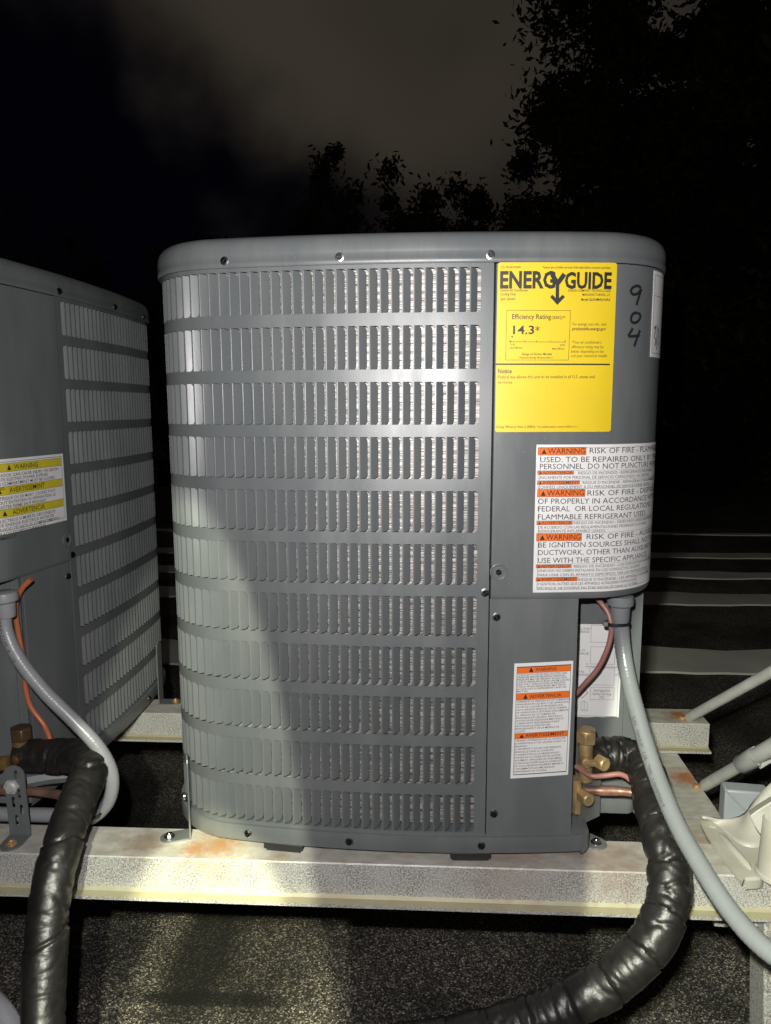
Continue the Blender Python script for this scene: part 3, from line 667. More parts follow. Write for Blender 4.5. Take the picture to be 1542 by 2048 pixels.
# ------------------------------------------------------------------ labels on the main unit
def on(off): return lambda s, z: surf(s, z, off)
LO = .0032
def label_plate(name, s0, s1, z0, z1, m, parent, off, corner=.0, n=14):
    b = MB(); c_ = corner; pts = []
    if c_:
        zs = [(z0, c_), (z0+c_*.3, c_*.3), (z0+c_, 0), (z1-c_, 0), (z1-c_*.3, c_*.3), (z1, c_)]
    else: zs = [(z0, 0), (z1, 0)]
    rows = [[surf(s0+i_+(s1-s0-2*i_)*k/n, z, off) for k in range(n+1)] for z, i_ in zs]
    b.grid(rows)
    # thin edge
    b.grid([[surf(s0, z0+c_, off-.0004), surf(s0, z1-c_, off-.0004)], [surf(s0, z0+c_, off), surf(s0, z1-c_, off)]], flip=True)
    b.grid([[surf(s1, z0+c_, off-.0004), surf(s1, z1-c_, off-.0004)], [surf(s1, z0+c_, off), surf(s1, z1-c_, off)]])
    return b.build(name, m, parent)
def H(x, y): return MAIN.hit(x, y)

# -- yellow efficiency label (photo coordinates of its lettering: zoom x/3.855 + 960, y/3.855 + 500)
e0 = H(988, 864); e1 = H(1217, 866); eT = H(991, 526)[1]
EG = label_plate('efficiency_label', SEAM+.0032, .2640, e0[1], eT, M['yellow'], unit, LO+.0007, .0028); 
ez = lambda x, y: H(960+x/3.855, 500+y/3.855)
I = MB(); fn = on(LO+.0011); K = 1/3.855*.000655          # metres per zoom pixel
def etext(x, y, body, cap, x1=None, ref=None, bold=.012, align='l', mb=None):
    s, z = ez(x, y); w = abs(ez(x1, y)[0]-s) if x1 else None
    put_text(mb or I, fn, body, s, z, cap*K, w, ref, bold, align)
etext(156, 145, 'U.S. Government', 18, 308); etext(478, 147, 'Federal law prohibits removal of this label before consumer purchase.', 16, 998)
# heading: heavy letters, with the Y drawn as an arrow
etext(150, 296, 'ENERG', 112, 574, bold=.035); etext(645, 298, 'GUIDE', 108, 1002, bold=.035)
def eline(pts, w): put_line(I, fn, [ez(*p) for p in pts], w*K)
eline([(548, 190), (590, 262)], 34); eline([(644, 190), (592, 262)], 34); eline([(591, 250), (589, 400)], 26)
put_poly(I, fn, [ez(*p) for p in ((589, 428), (534, 366), (552, 348), (589, 388))]); put_poly(I, fn, [ez(*p) for p in ((589, 428), (589, 388), (630, 348), (648, 366))])
for x, y, b_, c_, x1, bo in ((152, 324, 'Central Air Conditioner', 18, 366, .012), (152, 354, 'Cooling Only', 18, 271, .012), (152, 390, 'Split System', 18, 266, .012)): etext(x, y, b_, c_, x1, bold=bo)
for x, y, b_, c_, x1, bo in ((672, 326, 'DAIKIN COMFORT TECHNOLOGIES', 17, 998, .008), (782, 357, 'MANUFACTURING, L.P.', 17, 994, .012), (772, 395, 'Model GLXS4MA2410AA', 17, 994, .02)): etext(x, y, b_, c_, x1, bold=bo)
etext(242, 535, 'Efficiency Rating', 34, 540, bold=.012); etext(545, 535, '(SEER2)**', 20, 652, bold=.008)
etext(250, 650, '14.3', 58, 412, bold=.018); etext(420, 655, '*', 58, 452, bold=.01)
put_poly(I, fn, [ez(*p) for p in ((236, 666), (243, 684), (251, 666))])
eline([(225, 710), (649, 712)], 3.5)
for x in (226, 338, 432, 540, 649): eline([(x, 695 if x in (226, 649) else 699), (x, 718 if x in (226, 649) else 711)], 4)
put_poly(I, fn, [ez(*p) for p in ((228, 714), (243, 710), (228, 702))])
etext(228, 738, '13.8', 14, 262); etext(222, 762, 'Least Efficient', 13, 322); etext(610, 745, '27.0', 15, 648); etext(552, 770, 'Most Efficient', 13, 644)
etext(320, 813, 'Range of Similar Models', 17, 548); etext(296, 838, '**Seasonal Energy Efficiency Ratio 2', 12, 553, bold=.015)
for x, y, b_, x1, bo in ((706, 585, 'For energy cost info, visit', 963, 0), (704, 621, 'productinfo.energy.gov', 960, .018), (700, 724, '*Your air conditioner\u2019s', 926, 0), (699, 759, 'efficiency rating may be', 942, 0), (696, 794, 'better depending on the', 944, 0), (695, 828, 'coil your contractor installs', 968, 0)): etext(x, y, b_, 21, x1, bold=bo)
q0, q1, q2, q3 = ez(203, 468), ez(690, 471), ez(675, 850), ez(193, 850)
for p, q in ((q0, q1), (q1, q2), (q2, q3), (q3, q0)): put_line(I, fn, [Vector(p)+(Vector(q)-Vector(p))*k/4 for k in range(5)], 3*K)
pa, pb = ez(116, 882), ez(990, 884); put_line(I, fn, [Vector(pa)+(Vector(pb)-Vector(pa))*k/8 for k in range(9)], 11*K)
etext(134, 951, 'Notice', 30, 240, bold=.022); etext(134, 991, 'Federal law allows this unit to be installed in all U.S. states and', 22, 874, bold=.004); etext(134, 1031, 'territories', 20, 243, bold=.004)
etext(123, 1370, 'Energy Efficiency Ratio 2 (EER2):', 15, 423, bold=.01); etext(434, 1369, 'The installed system\u2019s minimum EER2 is 11.1', 13, 741, bold=.01)
I.build('printing', M['ink'], EG, smooth=False)

# -- big white warning sticker round the corner (zoom 960, 860)
wz = lambda x, y: H(960+x/3.855, 860+y/3.855)
w0 = wz(402, 1248); wT = wz(425, 112)
WS = label_plate('warning_sticker', w0[0], w0[0]+.300, w0[1], wT[1], M['white'], unit, LO+.0007, n=40)
I = MB(); OB = Bands(); fb = on(LO+.0010); fn = on(LO+.0013)
def wtext(x, y, body, cap, ref, x1, bold=0.): 
    s, z = wz(x, y); put_text(I, fn, body, s, z, cap*K, wz(x1, y)[0]-s, ref, bold)
def wband(x0, y0, x1, y1, word, cap, tri):
    a_, c_ = wz(x0, y1), wz(x1, y0); zt = wz(x0, y0)[1]; OB.rect(fb, a_[0], c_[0], a_[1], zt, 4)
    put_box(I, fn, a_[0], c_[0], a_[1], zt, 2.5*K, 3)
    d = (y1-y0); tx = x0+d*.45; tb = wz(tx, y1-d*.16); tw = tri*K
    put_poly(I, fn, [(tb[0], tb[1]), (tb[0]+tw, tb[1]), (tb[0]+tw/2, tb[1]+tw*.95)])
    s, z = wz(tx, y1-d*.18); put_text(I, fn, word, s+tw*1.2, z, cap*K, c_[0]-s-tw*1.2-8*K, None, .005)
wband(440, 133, 812, 193, 'WARNING', 40, 40); wtext(836, 178, 'RISK OF FIRE - FLAMMABLE REFRIGERANT', 40, 'RISK OF FIRE', 1168)
wtext(458, 247, 'USED. TO BE REPAIRED ONLY BY TRAINED SERVICE', 40, 'USED. TO BE REPAIRED', 1122); wtext(455, 300, 'PERSONNEL. DO NOT PUNCTURE REFRIGERANT TUBING.', 40, 'PERSONNEL. DO NOT', 1055)
wband(436, 315, 716, 343, 'ADVERTENCIA', 22, 22); wtext(748, 340, 'RIESGO DE INCENDIO - REFRIGERANTE INFLAMABLE', 22, 'RIESGO DE INCENDIO', 1042); wtext(440, 376, '\u00daNICAMENTE POR PERSONAL DE SERVICIO CAPACITADO. NO PERFORE', 22, '\u00daNICAMENTE POR PERSONAL', 845)
wband(434, 390, 762, 420, 'AVERTISSEMENT', 22, 22); wtext(783, 413, 'RISQUE D\u2019INCENDIE - R\u00c9FRIG\u00c9RANT INFLAMMABLE', 21, 'RISQUE D\u2019INCENDIE', 1060); wtext(438, 449, 'CONFI\u00c9ES UNIQUEMENT \u00c0 DU PERSONNEL DE SERVICE FORM\u00c9. NE PAS', 21, 'CONFI\u00c9ES UNIQUEMENT', 780)
wband(434, 455, 803, 514, 'WARNING', 40, 40); wtext(819, 503, 'RISK OF FIRE - DISPOSE', 40, 'RISK OF FIRE', 1168)
wtext(438, 567, 'OF PROPERLY IN ACCORDANCE WITH', 40, 'OF PROPERLY IN', 912); wtext(440, 625, 'FEDERAL  OR LOCAL REGULATIONS.', 40, 'FEDERAL  OR LOCAL', 1018); wtext(440, 687, 'FLAMMABLE REFRIGERANT USED.', 40, 'FLAMMABLE', 775)
wband(430, 700, 706, 728, 'ADVERTENCIA', 22, 22); wtext(714, 722, 'RIESGO DE INCENDIO - DES\u00c9CHELO ADECUADAMENTE', 21, 'RIESGO DE INCENDIO', 1015); wtext(442, 758, 'DE ACUERDO CON LAS REGLAMENTACIONES FEDERALES O LOCALES', 21, 'DE ACUERDO CON LAS', 760); wtext(442, 787, 'REFRIGERANTE INFLAMABLE USADO.', 21, None, 958)
wband(428, 795, 777, 853, 'WARNING', 40, 40); wtext(813, 838, 'RISK OF FIRE - AUXILIARY DEVICES', 40, 'RISK OF FIRE', 1162)
wtext(442, 902, 'BE IGNITION SOURCES SHALL NOT BE INSTALLED', 40, 'BE IGNITION SOURCES', 1075); wtext(442, 960, 'DUCTWORK, OTHER THAN AUXILIARY DEVICES', 40, 'DUCTWORK, OTHER', 990); wtext(440, 1021, 'USE WITH THE SPECIFIC APPLIANCE.', 40, 'USE WITH THE', 835)
wband(426, 1034, 698, 1060, 'ADVERTENCIA', 22, 22); wtext(716, 1056, 'RIESGO DE INCENDIO - LOS DISPOSITIVOS AUXILIARES', 21, 'RIESGO DE INCENDIO', 1022); wtext(440, 1090, 'IGNICI\u00d3N NO DEBEN INSTALARSE EN LOS CONDUCTOS, EXCEPTO', 21, 'IGNICI\u00d3N NO DEBEN', 712); wtext(440, 1123, 'PARA USAR CON EL APARATO ESPEC\u00cdFICO. VEA LAS INSTRUCCIONES', 21, 'PARA USAR CON EL', 720)
wband(424, 1133, 744, 1162, 'AVERTISSEMENT', 22, 22); wtext(750, 1158, 'RISQUE D\u2019INCENDIE - LES APPAREILS AUXILIAIRES', 21, 'RISQUE D\u2019INCENDIE', 1030); wtext(433, 1192, 'D\u2019IGNITION, AUTRES QUE LES APPAREILS AUXILIAIRES HOMOLOGU\u00c9S', 21, 'D\u2019IGNITION, AUTRES', 680); wtext(433, 1226, 'SP\u00c9CIFIQUE, NE DOIVENT PAS \u00caTRE INSTALL\u00c9S DANS LE SYST\u00c8ME', 21, 'SP\u00c9CIFIQUE, NE DOIVENT', 760)
for yy in (312, 386, 452, 697, 793, 1031, 1131): 
    s, z = wz(430, yy); put_rect(I, fn, s, w0[0]+.288, z, z+1.6*K, 30)
put_box(I, fn, w0[0]+.005, w0[0]+.295, w0[1]+.004, wT[1]-.004, 2*K, 30)
I.build('printing', M['ink'], WS, smooth=False); OB.build('orange_band', M['orange'], WS)

# -- sticker on the access panel (zoom 1000, 1300, scale 5.14)
az = lambda x, y: H(1000+x/5.14, 1300+y/5.14)
a0 = az(106, 1320); a1 = az(752, 108)
acc = [c for c in unit.children if c.name.startswith('access_panel')][0]
AS = MB(); c4 = [az(106, 1320), az(698, 1280), az(752, 108), az(147, 138)]
def afn(off):
    def g(u, v):                                  # bilinear in the slightly skewed sticker
        p = [Vector(q) for q in c4]; w = p[0]*(1-u)*(1-v)+p[1]*u*(1-v)+p[2]*u*v+p[3]*(1-u)*v; return surf(w.x, w.y, off)
    return g
put_rect(AS, afn(.0006), 0, 1, 0, 1, 8); AS = AS.build('warning_sticker', M['white'], unit)
I = MB(); OB = Bands(); fn = afn(.0012); fb = afn(.0009)
AW, AH = .0785, .163
def atext(u, v, body, cap, width, bold=0.):       # cap as a share of the height
    f2 = lambda s, z: fn(s/AW, z/AH)
    put_text(I, f2, body, u*AW, v*AH, cap*AH, width*AW, None, bold)
put_box(I, fn, .045, .965, .03, .972, .007, 6)
for v0, v1, word, tu, wu, ww in ((.915, .970, 'WARNING', .25, .36, .36), (.685, .742, 'ADVERTENCIA', .17, .28, .54), (.348, .396, 'AVERTISSEMENT', .13, .23, .67)):
    OB.rect(fb, .052, .958, v0, v1, 4); put_rect(I, fn, .05, .96, v0-.002, v0, 4); put_rect(I, fn, .05, .96, v1, v1+.002, 4)
    put_poly(I, fn, [(tu, v0+.008), (tu+.075, v0+.008), (tu+.0375, v1-.006)]); atext(wu, v0+.014, word, .028, ww, .006)
la = ['CHECK BOTH LIQUID AND SUCTION LINE', 'PRESSURE BEFORE BRAZING! RESIDUAL', 'PRESSURE MAY BE PRESENT IN SUCTION', 'LINE IF PRESSURE IS BLED FROM LIQUID', 'LINE ONLY. APPLICATION OF BRAZING', 'TORCH WHILE PRESSURIZED MAY RESULT', 'IN IGNITION OF REFRIGERANT AND OIL', 'MIXTURE.']
lb = ['VERIFIQUE LA PRESI\u00d3N DE LA TUBER\u00cdA DE', 'REFRIGERANTE L\u00cdQUIDO Y DE ASPIRACI\u00d3N', 'ANTES DE SOLDAR! ES PROBABLE QUE', 'HAYA PRESI\u00d3N RESIDUAL EN LA TUBER\u00cdA', 'DE ASPIRACI\u00d3N SI SE PURGA \u00daNICAMENTE', 'LA PRESI\u00d3N DE LA TUBER\u00cdA DE', 'REFRIGERANTE L\u00cdQUIDO. APLICAR LA', 'ANTORCHA DE SOLDADURA MIENTRAS LA', 'TUBER\u00cdA EST\u00c1 PRESURIZADA PUEDE', 'PROVOCAR LA IGNICI\u00d3N DEL', 'REFRIGERANTE Y DE LA MEZCLA DE', 'ACEITE.']
lc = ['V\u00c9RIFIEZ LA PRESSION DE LA CONDUITE', 'D\u2019ASPIRATION ET DE LIQUIDE AVANT LE', 'BRASAGE !', 'IL POURRAIT Y AVOIR UNE PRESSION', 'R\u00c9SIDUELLE DANS LA CONDUITE', 'D\u2019ASPIRATION SI LA PRESSION EST', 'PURG\u00c9E DE LA CONDUITE DE LIQUIDE', 'SEULEMENT. APPLIQUER UN CHALUMEAU', 'DE BRASAGE TANDIS QUE LA CONDUITE', 'EST SOUS PRESSION POURRAIT MENER \u00c0', 'L\u2019INFLAMMATION DU M\u00c9LANGE DE', 'R\u00c9FRIG\u00c9RANT ET D\u2019HUILE.']
for lines, vt, vb in ((la, .893, .752), (lb, .664, .405), (lc, .325, .052)):
    for i, s_ in enumerate(lines): atext(.06, vt+(vb-vt)*i/(len(lines)-1), s_, .0145, .0255*len(s_)*(.93 if len(s_) < 12 else .97), .004)
I.build('printing', M['ink'], AS, smooth=False); OB.build('orange_band', M['orange'], AS)

# -- handwritten 904 and the white tag round the corner
hn = MB(); fn = on(LO+.0009)
def stroke(mb, pts, w=.0036): 
    sp = spline([Vector((*ez(*p), 0)) for p in pts], .0012); put_line(mb, fn, [(p.x, p.y) for p in sp], w)
stroke(hn, [(1222, 296), (1196, 280), (1162, 292), (1146, 322), (1164, 346), (1200, 336), (1224, 304), (1214, 340), (1198, 390), (1188, 428)])
stroke(hn, [(1196, 488), (1166, 492), (1148, 524), (1154, 558), (1184, 562), (1210, 536), (1216, 504), (1198, 488)])
stroke(hn, [(1160, 604), (1146, 632), (1128, 664), (1160, 668), (1198, 662), (1212, 658)]); stroke(hn, [(1214, 620), (1200, 660), (1184, 704), (1170, 746)])
hn.build('handwritten_number', M['ink'], unit, smooth=False)
g0 = ez(1290, 825); g1 = ez(1312, 158)
TG = label_plate('white_tag', g1[0]+.003, g1[0]+.075, g0[1], g1[1], M['white'], unit, LO+.0007, n=14)
I = MB(); fn = on(LO+.0010); put_box(I, fn, g1[0]+.0065, g1[0]+.0715, g0[1]+.005, g1[1]-.005, .0005, 10)
s, z = g1[0]+.010, g0[1]+.036
put_rect(I, fn, g1[0]+.0065, g1[0]+.0715, g1[1]-.031, g1[1]-.0305, 8)
for pts in ([(0, 0), (.004, .004), (.003, -.004), (.002, -.010), (.006, -.014), (.004, -.022)], [(.008, .006), (.010, -.004), (.009, -.014), (.011, -.020), (.010, -.026)], [(.013, .002), (.017, -.006), (.014, -.014), (.018, -.02)]):
    put_line(I, fn, [(p.x, p.y) for p in spline([Vector((s+a_, z+b_, 0)) for a_, b_ in pts], .001)], .002)
I.build('printing', M['ink'], TG, smooth=False)

# -- charge label on the recess wall (zoom 1142, 1200, scale 3.855), torn lower edge
YW = MAIN.cy+WALL_Y
def cz(x, y): p = at(1142+x/3.855, 1200+y/3.855, YW); return p.x-MAIN.cx, p.z-ZB
def wfn(off): return lambda x, z: (x, WALL_Y-off, z)
xl = NX2-.04
xr, zt = cz(352, 188); _, zb_ = cz(300, 905)
b = MB(); n = 16; lo = []; 
for i in range(n+1):
    x = xl+(cz(385, 700)[0]-.002-xl)*i/n; lo.append((x, zb_+noise.noise((x*90, 2, 0))*.0022+(.0015 if i > n-3 else 0)))
x_r = [cz(352, 188)[0]]*1
pts = [(xl, zt)]+lo+[(cz(384, 640)[0]-.001, cz(384, 640)[1]), (cz(384, 420)[0], cz(384, 420)[1]), (cz(384, 188)[0], zt)]
wl_ = [c for c in unit.children if c.name.startswith('recess_wall')][0]
put_poly(b, wfn(.0008), pts); CL = b.build('charge_label', M['white'], unit, smooth=False)
I = MB(); RD = MB(); fn = wfn(.0013); KC = 1/3.855*YW/FOCAL*1.03
def ctext(x, y, body, cap, x1, mb=None): u, v = cz(x, y); put_text(mb or I, fn, body, u, v, cap*KC, cz(x1, y)[0]-u)
ctext(52, 228, 'FACTORY', 17, 152); ctext(46, 250, 'CHARGE', 17, 140); ctext(26, 392, 'FIELD', 17, 106); ctext(30, 417, 'CHARGE', 17, 134); ctext(16, 557, 'TOTAL', 17, 104); ctext(28, 580, 'CHARGE', 17, 130); ctext(112, 500, '+', 18, 132); ctext(338, 582, 'OZ', 17, 362)
for x0, y0, x1, y1 in ((150, 194, 356, 324), (146, 360, 340, 492), (138, 523, 335, 652), (145, 672, 332, 765)): put_box(I, fn, cz(x0, y1)[0], cz(x1, y0)[0], cz(x0, y1)[1], cz(x1, y0)[1], 2.2*KC)
put_rect(I, fn, cz(110, 510)[0], cz(366, 510)[0], cz(110, 513)[1], cz(110, 509)[1]); put_rect(I, fn, cz(366, 510)[0], cz(368, 510)[0], cz(0, 890)[1], zt-.003)
put_rect(I, fn, xl, cz(366, 510)[0], cz(0, 890)[1], cz(0, 887)[1])
ctext(176, 703, 'Refrigerant', 20, 298); ctext(164, 729, 'Safety Group', 20, 310); ctext(215, 755, 'A2L', 18, 257)
dcx, dcy = cz(86, 714); d_ = 41*KC
for k in range(4):
    p_ = [(dcx+d_, dcy), (dcx, dcy+d_), (dcx-d_, dcy), (dcx, dcy-d_)]; put_line(RD, fn, [p_[k], p_[(k+1) % 4]], 4*KC)
bk = [(76, 785), (100, 778), (100, 840), (76, 846)]
for p, q in ((bk[0], bk[1]), (bk[1], bk[2]), (bk[2], bk[3]), (bk[3], bk[0]), ((100, 778), (124, 790)), ((124, 790), (124, 848)), ((124, 848), (100, 840)), ((76, 852), (128, 852))): put_line(I, fn, [cz(*p), cz(*q)], 2.5*KC)
I.build('printing', M['ink_grey'], CL, smooth=False); RD.build('hazard_diamond', M['red_ink'], CL, smooth=False)

# -- yellow banded sticker on the left unit's control cover
nz_ = lambda x, y: NB.hit(x, y)
s1_, zt_ = nz_(121, 907); zb2 = nz_(130, 1040)[1]; s0_ = s1_-.235; HGT = zt_-zb2; 
YS = label_plate('warning_sticker', s0_, s1_, zb2, zt_, M['white'], unit2, LO+.0007, n=24)
I = MB(); OB = Bands(); fn = on(LO+.0013); fb = on(LO+.0010)
put_box(I, fn, s0_+.005, s1_-.005, zb2+.005, zt_-.004, .0006, 20)
for f0, word in ((.905, 'WARNING'), (.60, 'AVERTISSEMENT'), (.30, 'ADVERTENCIA')):
    z0 = zb2+HGT*f0-.008; OB.rect(fb, s0_+.006, s1_-.006, z0, z0+.0115, 16)
    put_rect(I, fn, s0_+.006, s1_-.006, z0-.0004, z0, 16); put_rect(I, fn, s0_+.006, s1_-.006, z0+.0115, z0+.0119, 16)
    put_text(I, fn, word, s1_-.090, z0+.0022, .0072, None, None, .006, 'c', 1.0); xx = s1_-.090-len(word)*.0034-.012
    put_poly(I, fn, [(xx-.004, z0+.002), (xx+.004, z0+.002), (xx, z0+.010)])
for f0, lines in ((.83, ['HAZARD OF ELECTRIC SHOCK. CAN CAUSE INJURY OR DEATH.', 'DISCONNECT ALL REMOTE ELECTRIC POWER SUPPLIES', 'BEFORE SERVICING. THIS COMPARTMENT MUST BE CLOSED', 'EXCEPT WHEN SERVICING.']),
                  (.525, ['DANGER DE CHOC \u00c9LECTRIQUE OU DE MORT. COUPEZ TOUT', 'LE COURANT AVANT TOUT ENTRETIEN OU R\u00c9PARATION. LE', 'COMPARTIMENT DOIT RESTER FERM\u00c9 SAUF PENDANT', 'L\u2019ENTRETIEN.']),
                  (.225, ['PELIGRO DE CHOQUE EL\u00c9CTRICO O MUERTE. DESCONECTE', 'TODAS LAS FUENTES DE ENERG\u00cdA EL\u00c9CTRICA ANTES DE', 'MANTENIMIENTO O SERVICIO T\u00c9CNICO. EL COMPARTIMENTO', 'DEBE PERMANECER CERRADO EXCEPTO DURANTE EL', 'SERVICIO DE MANTENIMIENTO.'])):
    for i, s_ in enumerate(lines): put_text(I, fn, s_, s0_+.010, zb2+HGT*f0-.0072-.0062*i, .0044, .0041*len(s_)*.99, None, .004)
I.build('printing', M['ink'], YS, smooth=False); OB.build('yellow_band', M['yellow2'], YS)

# ------------------------------------------------------------------ service valves, brackets
def hexp(r_, n=6, a0=0): return [(r_*math.cos(2*PI*k/n+a0), r_*math.sin(2*PI*k/n+a0)) for k in range(n)]
def wpt(px, py, Y): return at(px, py, Y)
def valve(parent_unit, body_pts, name='service_valve'): pass
inv = unit.matrix_world
def loc_u(p, U=MAIN):                               # world point to the unit's own axes
    d = Vector((p.x-U.cx, p.y-U.cy, p.z-ZB)); c_, n_ = math.cos(U.rz), math.sin(U.rz); return Vector((d.x*c_+d.y*n_, -d.x*n_+d.y*c_, d.z))
VY = 1.005
def L_(px, py, Y=VY): return loc_u(at(px, py, Y))
# suction valve
b = MB(); top = L_(1172, 1483); bot = L_(1171, 1560); b.tube([bot, bot+(top-bot)*.2, bot+(top-bot)*.22, top-Vector((0, 0, .006)), top], lambda i, a_, th: (.0098, .0098, .0102, .0102, .0088)[i], 20)
c0 = L_(1171, 1523, VY-.010); b.lathe([(.0062, -.012), (.0075, -.004), (.0080, 0), (.0080, .006), (.0064, .008)], frame(c0, (1, 0, 0), (.25, -1, .05)), 16)
SV = b.build('service_valve', M['brass'], unit)
b = MB(); b.prism(hexp(.0148), 0, .017, frame(L_(1172, 1484), (1, .25, 0), (0, 0, 1))); b.lathe([(.0138, .0165), (.0120, .0195), (.0105, .0200)], frame(L_(1172, 1484), (1, .2, 0), (0, 0, 1)), 24); b.build('hex_cap', M['brass'], SV, bevel=.0012, angle=25)
pc = L_(1200, 1524, VY-.022); b = MB(); b.tube([c0+Vector((.003, -.006, 0)), pc-Vector((.004, .002, 0))], .0050, 12); b.prism(hexp(.0105), -.004, .009, frame(pc, (0, 0, 1), (.55, -.83, 0))); b.lathe([(.0098, .0088), (.0080, .0112)], frame(pc, (0, 0, 1), (.55, -.83, 0)), 18); b.build('port_cap', M['brass'], SV, bevel=.0008, angle=25)
# liquid valve
b = MB(); top = L_(1151, 1556, VY-.005); bot = L_(1154, 1606, VY-.005); b.tube([bot, bot+(top-bot)*.5, top], .0085, 16); b.prism(hexp(.0072), -.014, 0, frame(bot, (1, 0, 0), (0, 0, 1))); b.tube([L_(1152, 1580), L_(1172, 1581)], .0062, 12)
LV = b.build('service_valve', M['brass'], unit, angle=30)
pc = L_(1172, 1596, VY-.02); b = MB(); b.prism(hexp(.0100), -.010, .006, frame(pc, (0, 0, 1), (.45, -.9, 0))); b.lathe([(.0094, .0058), (.0076, .0082)], frame(pc, (0, 0, 1), (.45, -.9, 0)), 18); b.build('port_cap', M['brass'], LV, bevel=.0008, angle=25)
# upright valve plate with a lobed top inside the base pan notch
vx = L_(1183, 1600).x+.003
out = [(-.022, 0), (.022, 0), (.022, .065)]+[(.015+.0165*math.cos(R(a_)), .088+.0165*math.sin(R(a_))) for a_ in range(0, 181, 20)]+[(-.014, .065)]
v, f = plate_mesh(out, [slot(.015, .090, .005, .012)], .002)
b = MB(); mm = frame((vx-.004, -.298, .030), (.78, .62, 0), (.62, -.78, 0)); b.add([mm @ q for q in v], f); b.build('valve_plate', M['paint'], unit, smooth=False)

def strap(name, parent, foot_c, toward, up_len, w=.026, foot=.042, lean=0., holes=(), m='paint', bolt='zinc', bolt_m=None):
    """angle bracket: rounded foot lying on the beam, upright strap; toward = direction of the foot from the upright"""
    o = bpy.data.objects.new(name, None)
    t2 = Vector(toward).normalized(); side = Vector((0, 0, 1)).cross(t2); th = .0022
    fo = [(0, -w/2)]+[(foot-w/2+w/2*math.sin(R(a_)), -w/2*math.cos(R(a_))) for a_ in range(0, 181, 20)]+[(0, w/2)]
    mm = frame(foot_c, t2, (0, 0, 1)); b = MB(); b.prism(fo, .0004, th+.0004, mm)
    ro = [(-w/2, 0), (w/2, 0), (w/2, up_len-w/2)]+[(w/2*math.cos(R(a_)), up_len-w/2+w/2*math.sin(R(a_))) for a_ in range(20, 161, 20)]+[(-w/2, up_len-w/2)]
    v, f = plate_mesh(ro, list(holes), th)
    upd = (Vector((0, 0, 1))+t2*lean).normalized(); mm2 = frame(Vector(foot_c)+Vector((0, 0, .0006)), side, upd.cross(side)*-1)
    # local x = side, local y = up
    X, Y, Z = side, upd, side.cross(upd); oo = Vector(foot_c)+Vector((0, 0, .0006))
    b.add([oo+X*q.x+Y*q.y+Z*q.z for q in v], f)
    st = b.build(name, M[m], parent, smooth=False)
    b = MB(); bc = Vector(foot_c)+t2*(foot-w/2)+Vector((0, 0, th+.0004)); b.lathe([(.0078, 0), (.0078, .0012), (.0060, .0016)], frame(bc, (1, 0, 0), (0, 0, 1)), 18); b.prism(hexp(.0050), .0014, .0052, frame(bc, (1, .3, 0), (0, 0, 1))); b.lathe([(.0034, .005), (.0026, .0066)], frame(bc, (1, 0, 0), (0, 0, 1)), 12)
    b.build('bolt', bolt_m or M[bolt], st, angle=30)
    return st
# left foot of the main unit
k = plan(-.318, .008); fc = Vector((k[0], k[1], 0)); st = strap('mounting_bracket', unit, fc, (-.93, -.36, 0), .125)
b = MB(); b.lathe([(.006, 0), (.006, .003), (.003, .005)], frame(fc+Vector((-.004, -.002, .062)), (0, 0, 1), (-.9, -.4, 0)), 12); b.build('rivet', M['zinc'], st)
# right foot, mostly under the base pan
p = loc_u(atz(1172, 1690, ZB)); strap('mounting_bracket', unit, Vector((p.x-.012, p.y+.028, 0)), (.72, -.69, 0), .0165, w=.03, foot=.052)
# slotted bracket of the left unit
rustb = mat('rusty_bolt', (.42, .20, .07), .55, .6, color2=(.55, .40, .22), noise_scale=200)
p = loc_u(at(40, 1652, .972), NB); p.z = 0
hl = [slot(.004, .110, .006, .020), slot(-.003, .050, .006, .026), slot(.006, .080, .006, .020), slot(.006, .040, .006, .022), slot(-.001, .018, .006, .022), slot(-.002, .082, .004, .010)]
hl = [slot(.003, .098, .005, .014), slot(.005, .067, .005, .015), slot(-.005, .054, .005, .018), slot(.006, .042, .005, .017), slot(-.003, .025, .005, .018)]
st = strap('mounting_bracket', unit2, p, (.06, -1, 0), .112, w=.031, foot=.040, lean=.05, holes=hl, bolt_m=rustb)
b = MB(); q = p+Vector((-.004, -.003, .080)); b.prism(hexp(.011), 0, .006, frame(q, (1, 0, 0), (0, -1, 0))); b.lathe([(.0085, .006), (.006, .0085)], frame(q, (1, 0, 0), (0, -1, 0)), 14); b.build('bolt', M['strut'], st, angle=25)
# rear bracket of the left unit on the rear beam
p = loc_u(at(322, 1398, 1.47), NB); p.z = 0; strap('mounting_bracket', unit2, p, (1, .1, 0), .135, w=.028, foot=.045, m='paint', bolt_m=rustb)

# left unit: tarnished valve
def NL(px, py, Y): return loc_u(at(px, py, Y), NB)
NY_ = 1.0
b = MB(); top = NL(41, 1475, NY_); bot = NL(36, 1560, NY_); b.tube([bot, top], .0112, 18); b.tube([NL(-40, 1532, NY_-.01), NL(22, 1524, NY_-.012)], .0105, 14)
NV = b.build('service_valve', mat('dull_brass', (.42, .26, .10), .42, .75, noise_amt=.3, noise_scale=60), unit2)
b = MB(); b.prism(hexp(.0158), 0, .019, frame(NL(43, 1478, NY_), (1, .1, 0), (0, 0, 1))); b.build('hex_cap', M['brass_old'], NV, bevel=.0015, angle=25)
b = MB(); b.lathe([(.0072, 0), (.0076, .003), (.0068, .009), (.003, .0105)], frame(NL(35, 1517, NY_-.022), (1, 0, 0), (0, -1, .1)), 18); b.build('port_cap', M['brass_old'], NV)
b = MB(); b.tube([NL(52, 1561, 1.012), NL(95, 1553, 1.03), NL(150, 1548, 1.05)], lambda i, a_, th: .012, 8); b.build('valve_plate', M['paint'], unit2)

